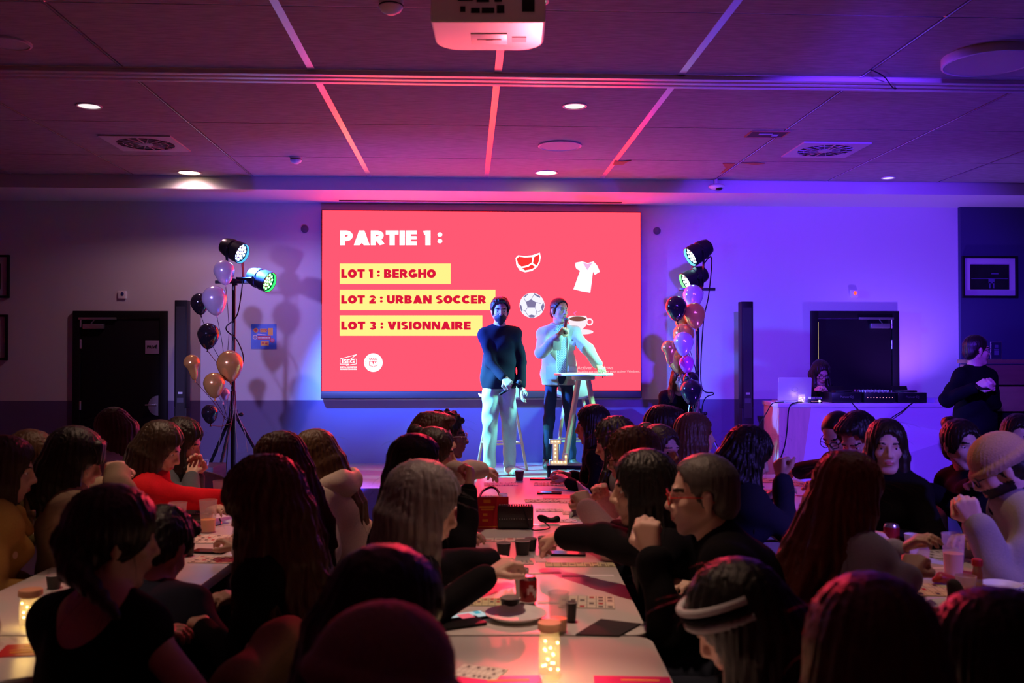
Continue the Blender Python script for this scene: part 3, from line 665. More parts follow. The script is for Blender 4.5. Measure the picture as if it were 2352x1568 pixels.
# projector hung from the ceiling
pd = 3.78; PN = rdz(1121, 50, pd); wN = 266 / FPX * pd; zb = PN[2]
pj = thing('projector', 'white ceiling projector hanging at the top centre', 'projector', wp(PN[0], pd, zb), -TH)
def prof(w, d, r): 
    o = [(-w / 2, .0), (w / 2, .0)]
    for cx, a0 in ((w / 2 - r, 0), (-w / 2 + r, 90)):
        for k in range(7): a = R_(a0 + 15 * k); o.append((cx + r * math.cos(a), d - r + r * math.sin(a)))
    return o
mb = MB(); mb.prism(prof(wN, .36, .11), .17); mb.build('body', mat('projector_white', (.80, .76, .78), .35), pj, bevel=.012, seg=3)
mb = MB(); mb.box((0, .20, -.002), (.15, .13, .005)); mb.build('lamp_cover', mat('projector_white', (.8, .76, .78), .35), pj, bevel=.002)
mb = MB(); mb.box((0, .20, -.0055), (.10, .006, .002)); mb.box((0, .205, -.0055), (.03, .01, .002)); mb.build('marking', mat('marking_grey', (.2, .1, .12), .6), pj)
mb = MB(); mb.box((.125, .21, -.0015), (.06, .06, .003)); mb.build('label_plate', mat('label_grey', (.38, .36, .42), .4), pj)
mb = MB()
for x, z, w_, h_ in ((-.09, .10, .06, .03), (-.05, .045, .035, .018), (.0, .045, .05, .02), (.05, .05, .03, .03), (-.02, .085, .05, .012), (.04, .09, .03, .02), (-.1, .05, .02, .02), (.16, .075, .05, .07)):
    MB().box((x, -.003, z), (w_, .006, h_)).build('connector', m_black, pj, bevel=.001)
mb = MB(); mb.box((0, .17, .25), (.14, .14, .02)); mb.cyl((0, .17, .17), (0, .17, ZC - zb), .022); mb.build('ceiling_mount', m_white, pj)

# ------------------------------------------------------------------ stage furniture
wood = mat('pale_wood', (.62, .47, .34), .45, bump=.1, bscale=14, stretch=(1, 1, .15), var=.15)
def stool(r, d, rz, label):
    t = thing('bar_stool', label, 'stool', wp(r, d, ZST), rz)
    hs = .74; shell = mat('stool_shell', (.78, .80, .80), .35)
    mb = MB(); n = 18; V = []; F = []
    prof_ = [(-.20, .02), (-.17, .0), (-.05, -.012), (.08, -.005), (.16, .02), (.19, .08), (.205, .16), (.21, .21)]
    for y, z in prof_:
        ww = .19 if z < .05 else .19 - .25 * (z - .05) ** 1.2
        for k in range(9): u = -1 + k / 4; V.append((u * ww, y + (.03 * u * u if z > .05 else 0) * -1, hs + z + .035 * u * u * (1 if z < .05 else .2)))
    for i in range(len(prof_) - 1):
        for k in range(8): a = i * 9 + k; F.append((a, a + 1, a + 10, a + 9))
    N = len(V); V2 = [(x, y + .004, z - .012) for x, y, z in V]
    F2 = [tuple(N + q for q in reversed(f)) for f in F]; rim = [k for k in range(9)] + [9 * i + 8 for i in range(1, len(prof_))] + [9 * (len(prof_) - 1) + k for k in range(7, -1, -1)] + [9 * i for i in range(len(prof_) - 2, 0, -1)]
    F3 = [(rim[(i + 1) % len(rim)], rim[i], N + rim[i], N + rim[(i + 1) % len(rim)]) for i in range(len(rim))]
    mb.add(V + V2, F + F2 + F3); mb.build('seat_shell', shell, t, smooth=True)
    for x in (-1, 1):
        for y in (-1, 1): MB().bar((x * .10, y * .10, hs - .02), (x * .20, y * .20, .0), .026, .026).build('leg', wood, t, bevel=.006)
    mb = MB()
    for a, b in (((-1, -1), (1, -1)), ((1, -1), (1, 1)), ((1, 1), (-1, 1)), ((-1, 1), (-1, -1))):
        k = .16; mb.bar((a[0] * k, a[1] * k, .28), (b[0] * k, b[1] * k, .28), .02, .02)
    mb.build('footrest', wood, t, bevel=.004)
q = rdz(1148, 1085, 10.05); stool(q[0] + .02, 10.08, R_(200), 'white shell bar stool behind the masked man')
q = rdz(1318, 1085, 10.45); stool(q[0], 10.40, R_(176), 'white shell bar stool behind the man with the microphone')
q = rdz(1340, 857, 9.75)
ht = thing('high_table', 'round white high table with splayed wooden legs on stage', 'table', wp(q[0], 9.75, ZST), -TH)
zt = q[2] - ZST
MB().lathe([(.29, zt - .024), (.302, zt - .018), (.302, zt - .006), (.296, zt)], 40).build('tabletop', mat('table_white', (.75, .76, .76), .4), ht, smooth=True)
MB().lathe([(.10, zt - .07), (.12, zt - .06), (.12, zt - .025)], 28).build('hub', wood, ht, smooth=True)
for a in (-150, -60, 30, 120): c_, s_ = math.cos(R_(a + 8)), math.sin(R_(a + 8)); MB().bar((c_ * .07, s_ * .07, zt - .06), (c_ * .30, s_ * .30, 0), .045, .03, 0, (c_, s_, 0)).build('leg', wood, ht, bevel=.005)
for k, (dx, dy, a, l) in enumerate(((-.06, -.02, .2, 'white paper sheets lying on the stage high table, left sheet'), (.10, .03, -.3, 'white paper sheet on the high table under the hand'))):
    mb = MB(); mb.box((0, 0, .003 + .000), (.21, .15, .006)); o = mb.build('paper_sheet', mat('paper', (.78, .76, .76), .7), None, bevel=.0008); o.location = wp(q[0] + dx, 9.75 + dy, ZST + zt); o.rotation_euler = (0, 0, a); tag(o, l, 'paper')
# black bench with the lit letter
bq = rdz(1300, 1066, 9.0); zb_ = bq[2]
be = thing('stage_bench', 'small black bench under the lit letter at the stage front', 'bench', wp(bq[0] + .01, 9.02, ZST), -TH)
MB().box((0, 0, zb_ - ZST - .02), (.38, .22, .04)).build('top', m_blackm, be, bevel=.005)
for x in (-.17, .17):
    for y in (-.085, .085): MB().box((x, y, (zb_ - ZST - .04) / 2), (.028, .028, zb_ - ZST - .04)).build('leg', m_blackm, be, bevel=.003)
lq = rdz(1288, 1066, 8.99); L = thing('marquee_letter', 'white marquee letter L with warm bulbs on the black bench', 'marquee letter', wp(lq[0] - .01, 8.98, zb_), -TH)
u = .235; mw = mat('marquee_white', (.80, .78, .76), .45, emis=(1, .72, .35), es=.10)
poly = [(-.5, 0), (.38, 0), (.38, .42), (.22, .42), (.22, .18), (-.06, .18), (-.06, .82), (.06, .82), (.06, 1), (-.5, 1), (-.5, .82), (-.36, .82), (-.36, .18), (-.5, .18)]
poly = [(x * u * .8, y * u) for x, y in poly]
mb = MB(); mb.prism(poly, .012, FACE_CAM, (0, .035, 0)); mb.build('back_panel', mw, L)
mb = MB(); n = len(poly)
for i in range(n):
    a, b = poly[i], poly[(i + 1) % n]; mb.bar((a[0], .005, a[1]), (b[0], .005, b[1]), .006, .06, 0, (0, 1, 0))
mb.build('rim', mat('marquee_rim', (.8, .8, .8), .4), L)
mb = MB()
for x, y in ((-.21, .91), (-.36, .91), (-.06, .91), (-.21, .75), (-.21, .6), (-.21, .45), (-.21, .3), (-.36, .09), (-.21, .1), (-.06, .09), (.09, .09), (.28, .09), (.30, .30)): MB().ball((x * u * .8, .012, y * u), .008, 10).build('bulb', glow('marquee_bulb', (1, .70, .28), 3.2), L)

# ------------------------------------------------------------------ mixing desk and what stands on it
dk = 9.55
a, b = rdz(1787, 926, dk), rdz(2227, 926, dk); zt = a[2]; wD = b[0] - a[0]
dj = thing('mixing_desk', 'white faceted mixing desk counter under violet light', 'desk', wp((a[0] + b[0]) / 2, dk, 0), -TH)
dw = mat('desk_white', (.74, .70, .78), .35)
MB().box((0, .30, zt - .02), (wD, .62, .04)).build('top', dw, dj, bevel=.003)
h2_ = zt - .04; x0 = -wD / 2; x1 = wD / 2
mb = MB()                      # folded front: three facets over a slanted end
P = dict(tl=(x0 + .33, 0, h2_), bl=(x0 + .17, .0, 0), tr=(x1, 0, h2_), br=(x1 - .16, .10, 0), m=(x0 + 1.12, -.05, .58), r=(x1 - .03, .03, .80), b=(x0 + 1.5, .12, 0))
mb.add([P['tl'], P['bl'], P['m'], P['tr'], P['r'], P['br'], P['b']], [(0, 1, 2), (0, 2, 4, 3), (2, 5, 4), (1, 6, 2), (2, 6, 5)])
mb.add([(x, .60, z) for x, z in ((x0 + .02, 0), (x1, 0), (x1, h2_), (x0 + .02, h2_))], [(0, 1, 2, 3)])
mb.add([P['tr'], P['r'], P['br'], (x1 - .1, .6, 0), (x1, .6, h2_)], [(0, 1, 2, 3, 4)])
mb.build('front_panel', dw, dj)
mb = MB(); mb.add([(x0 + .01, .0, h2_), (x0 + .33, .0, h2_), (x0 + .17, 0, 0), (x0 + .01, 0, 0), (x0 + .01, .58, h2_), (x0 + .01, .58, 0)], [(3, 2, 1, 0), (0, 4, 5, 3)])
mb.build('wooden_end', mat('desk_wood', (.72, .50, .36), .45, var=.2, bscale=7, stretch=(4, 4, .6)), dj)
def on_desk(x, y, d): r = rdz(x, y, d); return r[0], d
def top_obj(name, label, cat, x, d, rz=0.): r = rdz(x, 900, d)[0]; return thing(name, label, cat, wp(r, d, zt), -TH + rz)
lp = top_obj('laptop', 'silver laptop seen from behind on the mixing desk', 'laptop', 1825, 9.72)
wl = 76 / FPX * 9.72; mb = MB(); mb.box((0, .12, .009), (wl, .24, .016)); mb.build('base', mat('laptop_grey', (.45, .44, .48), .35, .3), lp, bevel=.003)
Mt = Euler((R_(8), 0, 0)).to_matrix(); mb = MB(); mb.prism(rrect(wl, .235, .012), .008, Mt @ FACE_CAM, (0, -.004, .138)); mb.build('lid', mat('laptop_silver', (.62, .60, .66), .35, .25), lp, bevel=.001)
me_ = MB(); me_.tube([(.031 * math.cos(2 * PI * k / 24), -.0150, .135 + .024 * math.sin(2 * PI * k / 24)) for k in range(25)], .0012, 5); me_.build('lid_ring', mat('emblem_grey', (.25, .2, .35), .3), lp)
jr = mat('jar_glass', (.75, .72, .70), .08, alpha=.22, spec=.7)
fairy = glow('fairy_light', (1, .66, .16), 26)
def jar(x, base, label, r=.042, hh=.135, lid=True, n=14, dim=1):
    t = thing('fairy_light_jar', label, 'jar', base)
    MB().lathe([(.001, .002), (r * .9, .002), (r, .012), (r, hh * .80), (r * .9, hh * .88), (r * .9, hh), (r * .86, hh), (r * .86, hh * .88), (r * .94, hh * .79), (r * .94, .014), (.001, .008)], 28).build('glass', jr, t, smooth=True)
    if lid: MB().lathe([(r * .86, hh - .006), (r * .86, hh), (r * 1.08, hh), (r * 1.08, hh + .015), (r * 1.04, hh + .018)], 28).build('wooden_lid', mat('cork_lid', (.62, .36, .20), .6, var=.2, bscale=30), t, smooth=True)
    pts = []
    for k in range(n): a = k * 2.4; rr = r * random.uniform(.35, .82); p = (rr * math.cos(a), rr * math.sin(a), .018 + (hh * .78 - .02) * k / n + random.uniform(-.006, .006)); pts.append(p); MB().ball(p, .0032, 8).build('fairy_light', fairy, t)
    cable('fairy_wire', pts, .0006, m_chrome, t)
    point('fairy_light_glow', Vector(base) + Vector((0, 0, hh * .5)), (1, .62, .18), .22 * dim, .03)
    return t
r_ = rdz(1841, 900, 9.60)[0]; jar(0, wp(r_, 9.60, zt), 'small glass jar with fairy lights in front of the laptop', .036, .09, False, 8, .6)
def gear(label, x, d, w, dd, hh, kind, name):
    t = top_obj(name, label, 'audio gear', x, d); MB().box((0, 0, hh / 2 + .005), (w, dd, hh)).build('case', m_blackm, t, bevel=.006)
    for xx in (-1, 1):
        for yy_ in (-1, 1): MB().cyl((xx * w * .42, yy_ * dd * .4, 0), (xx * w * .42, yy_ * dd * .4, .006), .012).build('rubber_foot', m_black, t)
    if kind == 'deck':
        MB().lathe([(.11, hh + .005), (.11, hh + .018), (.10, hh + .022)], 30, (0, -.02, 0)).build('jog_wheel', m_black, t, smooth=True)
        MB().box((0, dd * .36, hh + .03), (w * .55, .02, .06), Euler((-.5, 0, 0)).to_matrix()).build('display', m_black, t, bevel=.003)
        lettering('maker_lettering', 'Pioneer DJ', .03, m_chrome, t, (0, -dd / 2 - .001, hh * .6), .0003)
    else:
        for i in range(7):
            for j in range(5): MB().cyl((-w * .42 + w * .84 * i / 6, -dd * .40 + dd * .8 * j / 4, hh + .005), (-w * .42 + w * .84 * i / 6, -dd * .40 + dd * .8 * j / 4, hh + .024), .008).build('knob', m_chrome, t)
        g = MB()
        for i in range(9): g.box((-w * .4 + w * .8 * i / 8, -dd / 2 - .001, hh * .55), (.008, .003, .005))
        g.build('indicator_lights', glow('led_rose', (1, .35, .5), 1.5), t)
    return t
gear('black media deck left on the mixing desk', 1930, 9.82, .30, .38, .10, 'deck', 'media_deck')
gear('black mixer with rows of knobs between the two decks', 2005, 9.80, .31, .38, .10, 'mixer', 'audio_mixer')
gear('black media deck right on the mixing desk', 2078, 9.80, .29, .38, .10, 'deck', 'media_deck')
ad = gear('small black power box with a white light beside the jar', 1872, 9.64, .12, .09, .035, 'mixer', 'power_box')
MB().box((.03, -.047, .02), (.018, .004, .018)).build('white_light', glow('white_led', (.8, .85, 1), 4), ad)
for x, d, w, dd, hh, l, c_ in ((2128, 9.78, .20, .16, .045, 'blue-grey box lying right of the decks', (.35, .40, .55)), (2165, 9.66, .13, .10, .035, 'small white box in the middle of the desk end', (.72, .66, .72)), (2200, 9.66, .13, .11, .038, 'small white box outermost on the desk end', (.72, .66, .74))):
    t = top_obj('cardboard_box', l, 'box', x, d); MB().box((0, 0, hh / 2), (w, dd, hh)).build('carton', mat('carton_%d' % x, c_, .6), t, bevel=.002); MB().box((0, 0, hh + .0015), (w * 1.01, dd * 1.01, .003)).build('lid', mat('carton_%d' % x, c_, .6), t)
def dp(x, y, d): return at_d(x, y, d)
cable('desk_cable', [dp(1845, 924, 9.6), dp(1830, 924, 9.5), dp(1813, 935, 9.5), dp(1808, 985, 9.5), dp(1803, 1020, 9.5), dp(1795, 1046, 9.5), dp(1780, 1085, 9.52)], .006, m_black, None, 'black cable hanging down the wooden end of the desk', 'cable')
cable('desk_cable', [dp(1800, 923, 9.6), dp(1775, 926, 9.6), dp(1762, 945, 9.6), dp(1745, 975, 9.65), dp(1735, 1000, 9.7), dp(1725, 1030, 9.7)], .005, m_black, None, 'black cable drooping left of the desk', 'cable')
cable('desk_cable', [dp(1955, 922, 9.54), dp(1963, 932, 9.53), dp(1976, 945, 9.52), dp(1990, 956, 9.52), dp(2012, 985, 9.52)], .005, m_black, None, 'black cable falling in front of the desk middle', 'cable')
cable('desk_cable', [dp(2115, 921, 9.56), dp(2095, 926, 9.54), dp(2072, 944, 9.50), dp(2045, 962, 9.48), dp(2030, 985, 9.47)], .005, m_black, None, 'black cable falling from the right deck', 'cable')
# tall wooden counter at the right with a sign on it
ck = 9.5; a = rdz(2262, 826, ck); zc_ = a[2]
cw = mat('counter_wood', (.16, .085, .05), .5, bump=.1, bscale=12, stretch=(.3, 1, 2), var=.3)
ct = thing('wooden_counter', 'tall dark wooden counter at the right edge behind the standing man', 'counter', wp(a[0] + .55, ck + .3, 0), -TH)
MB().box((0, 0, zc_ - .02), (1.12, .55, .04)).build('top', cw, ct, bevel=.004)
zm = rdz(2300, 885, ck)[2]; z0 = rdz(2300, 945, ck)[2]
MB().box((0, .0, (zc_ - .045 + zm) / 2), (1.08, .50, zc_ - .045 - zm - .012)).build('upper_panel', cw, ct, bevel=.003)
MB().box((0, .0, (zm + z0) / 2 - .006), (1.08, .50, zm - z0 - .012)).build('lower_panel', mat('counter_wood_light', (.24, .13, .07), .5, bump=.1, bscale=12, stretch=(.3, 1, 2), var=.3), ct, bevel=.003)
MB().box((0, .03, z0 / 2 - .007), (1.0, .44, z0 - .014)).build('plinth', m_black, ct)
a = rdz(2288, 824, ck + .2); sg = thing('table_sign', 'small framed sign standing on the wooden counter', 'sign', wp(a[0], ck + .2, zc_), -TH)
MB().box((0, 0, .092), (.115, .012, .18)).build('frame', m_chrome, sg, bevel=.002); MB().box((0, -.007, .092), (.102, .003, .166)).build('panel', mat('sign_dark', (.02, .02, .05), .3), sg)
mb = MB(); mb.box((0, -.009, .135), (.035, .001, .03)); mb.box((0, -.009, .105), (.05, .001, .008)); mb.box((0, -.009, .07), (.045, .001, .045)); mb.build('printed_marks', mat('sign_grey', (.10, .10, .18), .4), sg)
# low dark flight case and bits by the left stand
q = rdz(450, 1080, 8.6); t = thing('equipment_case', 'dark equipment case on the floor left of the tripod', 'case', wp(q[0], 8.75, 0), -TH)
MB().box((0, 0, .30), (.34, .40, .60)).build('case_body', mat('case_dark', (.04, .035, .045), .5), t, bevel=.012); MB().tube([(-.06, 0, .60), (-.06, 0, .645), (.06, 0, .645), (.06, 0, .60)], .008, 6).build('handle', m_chrome, t)
# ------------------------------------------------------------------ soft bodies grown from a distance field
class Vox:
    def __init__(s, lo, hi, h):
        s.lo = np.array(lo, np.float32); s.h = h; s.n = np.maximum(4, np.ceil((np.array(hi) - s.lo) / h).astype(int) + 1)
        s.F = np.full(s.n, .25, np.float32)
        s.ax = [s.lo[i] + h * np.arange(s.n[i], dtype=np.float32) for i in range(3)]
    def sub(s, lo, hi):
        i0 = np.clip(np.floor((np.array(lo) - s.lo) / s.h).astype(int), 0, s.n); i1 = np.clip(np.ceil((np.array(hi) - s.lo) / s.h).astype(int) + 1, 0, s.n)
        if (i1 <= i0).any(): return None
        sl = tuple(slice(a, b) for a, b in zip(i0, i1))
        return sl, s.ax[0][sl[0]][:, None, None], s.ax[1][sl[1]][None, :, None], s.ax[2][sl[2]][None, None, :]
    def put(s, sl, d, k, cut=False):
        F = s.F[sl]
        if cut: a, b = F, -d; h_ = np.clip(.5 + .5 * (a - b) / k, 0, 1); s.F[sl] = b + (a - b) * h_ + k * h_ * (1 - h_)
        else: h_ = np.clip(.5 + .5 * (F - d) / k, 0, 1); s.F[sl] = F + (d - F) * h_ - k * h_ * (1 - h_)
    def cap(s, a, b, ra, rb=None, k=.02, cut=False):
        rb = ra if rb is None else rb; a = np.array(a, np.float32); b = np.array(b, np.float32); m = max(ra, rb) + 2.2 * k + .02
        q = s.sub(np.minimum(a, b) - m, np.maximum(a, b) + m)
        if q is None: return
        sl, X, Y, Z = q; u = b - a; L = float(u @ u) + 1e-9
        t = np.clip(((X - a[0]) * u[0] + (Y - a[1]) * u[1] + (Z - a[2]) * u[2]) / L, 0, 1)
        d = np.sqrt((X - a[0] - t * u[0]) ** 2 + (Y - a[1] - t * u[1]) ** 2 + (Z - a[2] - t * u[2]) ** 2) - (ra + (rb - ra) * t)
        s.put(sl, d, k, cut)
    def ell(s, c, r, M=None, k=.02, cut=False):
        c = np.array(c, np.float32); r = np.array(r, np.float32); m = float(r.max()) + 2.2 * k + .02
        q = s.sub(c - m, c + m)
        if q is None: return
        sl, X, Y, Z = q; X, Y, Z = X - c[0], Y - c[1], Z - c[2]
        if M is not None:
            M = np.array(M, np.float32); P = [M[0, i] * X + M[1, i] * Y + M[2, i] * Z for i in range(3)]
        else: P = [X, Y, Z]
        k0 = np.sqrt((P[0] / r[0]) ** 2 + (P[1] / r[1]) ** 2 + (P[2] / r[2]) ** 2) + 1e-6
        k1 = np.sqrt((P[0] / r[0] ** 2) ** 2 + (P[1] / r[1] ** 2) ** 2 + (P[2] / r[2] ** 2) ** 2) + 1e-6
        s.put(sl, k0 * (k0 - 1) / k1, k, cut)
    def chain(s, pts, rs, k=.02):
        for i in range(len(pts) - 1): s.cap(pts[i], pts[i + 1], rs[i], rs[i + 1], k)
    def wrinkle(s, amp, f=34., ph=0.):
        X, Y, Z = s.ax[0][:, None, None], s.ax[1][None, :, None], s.ax[2][None, None, :]
        w = np.sin(f * (.5 * X + .35 * Y + .9 * Z) + 2.6 * np.sin(f * .33 * (X - .8 * Y) + ph) + 1.4 * np.sin(f * .5 * (Y + .4 * Z) + 1.7 * ph))
        w = w + .6 * np.sin(f * 1.3 * (-.7 * X + .5 * Y + .5 * Z) + 2. * np.sin(f * .4 * Z + ph))
        s.F += (amp * w).astype(np.float32)
    def mesh(s):
        F = s.F; S = F < 0
        F[0] = F[-1] = .1; F[:, 0] = F[:, -1] = .1; F[:, :, 0] = F[:, :, -1] = .1
        S = F < 0; c = np.zeros(np.array(F.shape) - 1, np.uint8)
        off = [(i, j, k) for i in (0, 1) for j in (0, 1) for k in (0, 1)]
        nx, ny, nz = F.shape
        for i, j, k in off: c += S[i:nx - 1 + i, j:ny - 1 + j, k:nz - 1 + k]
        act = (c > 0) & (c < 8); idx = np.argwhere(act); N = len(idx)
        if N == 0: return None
        V = np.stack([F[idx[:, 0] + i, idx[:, 1] + j, idx[:, 2] + k] for i, j, k in off], 1)
        P = np.zeros((N, 3)); cnt = np.zeros(N)
        for a in range(8):
            for b in range(a + 1, 8):
                da = np.array(off[b]) - np.array(off[a])
                if np.abs(da).sum() != 1: continue
                va, vb = V[:, a], V[:, b]; m = (va < 0) != (vb < 0); t = np.where(m, va / np.where(m, va - vb, 1), 0)
                P += m[:, None] * (np.array(off[a]) + t[:, None] * da); cnt += m
        P = (idx + P / cnt[:, None]) * s.h + s.lo
        vid = np.full(act.shape, -1, np.int64); vid[act] = np.arange(N); Q = []
        for ax in range(3):
            A = [slice(1, -1)] * 3; A[ax] = slice(0, -1); B = list(A); B[ax] = slice(1, None)
            s0, s1 = S[tuple(A)], S[tuple(B)]; e = np.argwhere(s0 != s1); flip = s0[tuple(e.T)]
            o = e + np.array([0 if i == ax else 1 for i in range(3)]); u, v = [(1, 2), (2, 0), (0, 1)][ax]
            eu = np.eye(3, dtype=int)[u]; ev = np.eye(3, dtype=int)[v]
            q = np.stack([vid[tuple((o - eu - ev).T)], vid[tuple((o - ev).T)], vid[tuple(o.T)], vid[tuple((o - eu).T)]], 1)
            q[~flip] = q[~flip][:, ::-1]; Q.append(q)
        return P, np.concatenate(Q)

SKINS = {'light': (.62, .38, .29), 'fair': (.68, .45, .36), 'tan': (.46, .26, .17), 'dark': (.13, .065, .045)}
HAIRS = {'black': (.006, .005, .005), 'darkbrown': (.014, .008, .006), 'brown': (.034, .018, .010), 'auburn': (.060, .016, .010), 'blond': (.26, .16, .07), 'honey': (.12, .062, .028), 'grey': (.10, .092, .088), 'red': (.12, .020, .011), 'white': (.20, .17, .185)}
m_eye = mat('eye_white', (.75, .72, .70), .2); m_iris = mat('iris', (.05, .03, .02), .15); m_lens = mat('spectacle_lens', (.8, .8, .8), .05, alpha=.12)
def cloth(name, col, rough=.85, bs=160): return mat('cloth_' + name, col, rough, bump=.25, bscale=bs, var=.18, spec=.09)
M3 = lambda e: np.array(Euler(e).to_matrix())
def unit(v): v = np.array(v, float); return v / (np.linalg.norm(v) + 1e-9)
def ik(S, W, l1, l2, pole):
    S, W = np.array(S, float), np.array(W, float); d = W - S; L = np.linalg.norm(d); mx = (l1 + l2) * .995
    if L > mx: W = S + d / L * mx; d = W - S; L = mx
    L = max(L, abs(l1 - l2) + .03); a = (l1 * l1 - l2 * l2 + L * L) / (2 * L); hh = math.sqrt(max(0, l1 * l1 - a * a)); u = d / (np.linalg.norm(d) + 1e-9)
    p = np.array(pole, float); p = p - u * (p @ u); p = unit(p)
    return S + u * a + p * hh, W
def hand_shapes(W, E, side, nrm, curl, sc):
    "chains of (point, radius): palm and five fingers. W wrist, E elbow, nrm = back-of-hand direction, curl 0..1"
    f = unit(W - E) if not isinstance(E, tuple) else unit(E); n = np.array(nrm, float); n = unit(n - f * (n @ f)); x = np.cross(f, n) * side   # thumb side
    out = []; L = .078 * sc
    root = W + f * .012
    K = []
    for j, (o, ln_, r) in enumerate(((.030, .072, .0088), (.010, .080, .0092), (-.010, .074, .0088), (-.028, .058, .0080))):
        k0 = root + f * (L - .006 * abs(j - 1)) + x * (o * sc); K.append(k0)
        out.append(([root + x * (o * .55 * sc), k0], [.0155 * sc, .0125 * sc]))
        c = curl * (1 + .12 * j); d1 = f * math.cos(c * .9) - n * math.sin(c * .9); d2 = f * math.cos(c * 2.0) - n * math.sin(c * 2.0); d3 = f * math.cos(c * 2.8) - n * math.sin(c * 2.8)
        p1 = k0 + d1 * ln_ * .46 * sc + x * (.004 * (1.5 - j) * (1 - min(1, curl))); p2 = p1 + d2 * ln_ * .32 * sc; p3 = p2 + d3 * ln_ * .24 * sc
        out.append(([k0, p1, p2, p3], [r * 1.12 * sc, r * sc, r * .92 * sc, r * .75 * sc]))
    t0 = root + f * .018 * sc + x * .026 * sc - n * .006; t1 = t0 + (f * .55 + x * .75 - n * .35) * .040 * sc; t2 = t1 + (f * .9 + x * (.25 - .5 * curl) - n * (.3 + .4 * curl)) * .030 * sc; t3 = t2 + (f * .9 - x * .3 * curl - n * (.25 + .5 * curl)) * .022 * sc
    out.append(([t0, t1, t2, t3], [.015 * sc, .0115 * sc, .0105 * sc, .0085 * sc]))
    return out

PEOPLE = {}
def person(label, px, crown, D, face, hy=None, hp=0., hr=0., sex='f', skin='light', hair='long', hcol='darkbrown', hkw={}, top=('black', (.012, .011, .013)), pants=('denim_dark', (.02, .024, .04)),
           hl=None, hrt=None, nl=(0, 0, 1), nr=(0, 0, 1), cl=.5, cr=.5, stand=None, bulk=0., h=.0075, lean=None, side=0., tw=0., sleeve=.93, loose=.012, collar=None, glasses=None, mask=None, s=1., hood=None, extra=None, legs=None, shirt=None, poleL=(-.6, -.5, -.6), poleR=(.6, -.5, -.6), bare=False, beard=False, zoff=0., seat=True):
    male = sex == 'm'; hs = (1.06 if male else 1.0) * s
    hy = face if hy is None else hy
    H = wp(*rdz(px, crown, D)); hz = H.z - .134 * hs; H.z = hz
    rz = -R_(face) - TH; Rz = Matrix.Rotation(rz, 3, 'Z')
    hw = .155 if male else .135
    # ---- skeleton in local axes: +Y ahead, +X the person's right
    tor = (.49 if male else .455) * s; nk = .150 * s
    hip0 = np.array([0, 0, stand['hip'] if stand else .545]) 
    up = lambda a: np.array([math.sin(R_(side)), math.sin(a), math.cos(a)]) / math.sqrt(math.sin(R_(side)) ** 2 + 1)
    gz = 0. if not stand else stand.get('z', 0.)
    def head_z(a): return gz + hip0[2] + tor * math.cos(a) + nk * math.cos(a * .55)
    if lean is None:
        lo_, hi_ = 0., 1.25; want = hz
        if head_z(0) < want: a = 0.; hip0[2] += min(.12, want - head_z(0)) * (1 if not stand else 0); 
        else:
            for _ in range(24):
                a = (lo_ + hi_) / 2
                if head_z(a) > want: lo_ = a
                else: hi_ = a
    else: a = R_(lean)
    u = up(a); P0 = hip0; P1 = P0 + u * tor * .55; P2 = P0 + up(a * 1.05) * tor
    Hc = P2 + up(a * .55) * nk + np.array([0, .02, 0])
    root = Vector((H.x, H.y, gz)) - Rz @ Vector((Hc[0], Hc[1], 0))
    root.z = gz + (hz - gz - Hc[2] if stand is None and False else 0)
    # small vertical remainder goes into the neck
    dz = hz - gz - Hc[2]; Hc = Hc + np.array([0, 0, max(-.05, min(.06, dz))])
    me = thing('person', label, 'person', root, rz)
    inv = Rz.inverted()
    def loc(p):
        if p is None: return None
        if p[0] == 'px': q = at_d(p[1], p[2], p[3])
        elif p[0] == 'w': q = wp(*p[1:])
        else: return np.array(p, float)
        return np.array(inv @ (Vector(q) - root))
    HM = np.array((Matrix.Rotation(-R_(hy - face), 3, 'Z') @ Matrix.Rotation(R_(hr), 3, 'Y') @ Matrix.Rotation(-R_(hp), 3, 'X')))
    hd = lambda x, y, z: Hc + HM @ (np.array([x, y, z]) * hs)
    tu = np.array(Matrix.Rotation(-R_(tw), 3, 'Z'))
    TM = np.array(Euler((-a, 0, 0)).to_matrix()); BM = tu @ TM
    SW = (.152 if male else .132) * s + bulk * .6
    S = {-1: P2 + BM @ np.array([-SW, 0, -.05 * s]), 1: P2 + BM @ np.array([SW, 0, -.05 * s])}
    l1, l2 = (.29 if male else .262) * s, (.26 if male else .238) * s
    dfl = lambda sg: np.array([sg * .15, .27, .80]) if not stand else np.array([sg * (SW + .05), .04, P2[2] - .56])
    T_ = {-1: loc(hl) if hl is not None else dfl(-1), 1: loc(hrt) if hrt is not None else dfl(1)}
    E, W = {}, {}
    for sg in (-1, 1): E[sg], W[sg] = ik(S[sg], T_[sg], l1, l2, poleL if sg < 0 else poleR)
    HS = {-1: hand_shapes(W[-1], E[-1], -1, nl, cl, s * (1.08 if male else .98)), 1: hand_shapes(W[1], E[1], 1, nr, cr, s * (1.08 if male else .98))}
    hx = .09 * s
    if stand:
        hipz = P0[2]; ft = stand.get('feet', ((-.10, .0), (.10, .02))); K, A_ = {}, {}
        for sg, (fx, fy) in zip((-1, 1), ft):
            A_[sg] = np.array([fx, fy, .085]); K[sg] = (np.array([sg * hx, 0, hipz - .04]) + A_[sg]) / 2 + np.array([0, .025, .02])
    else:
        K = {sg: np.array([sg * .10, .42 * s, .50]) for sg in (-1, 1)}; A_ = {sg: np.array([sg * .10, .40 * s, .09]) for sg in (-1, 1)}
    pts = [Hc + .14, Hc - .14, P0 + .2, P0 - .2, *S.values(), *E.values(), *W.values(), *K.values()]
    for sg in (-1, 1):
        for ch in HS[sg]: pts += list(ch[0])
        pts += [A_[sg] + np.array([0, .16, -.09]), A_[sg] - np.array([0, .06, 0])]
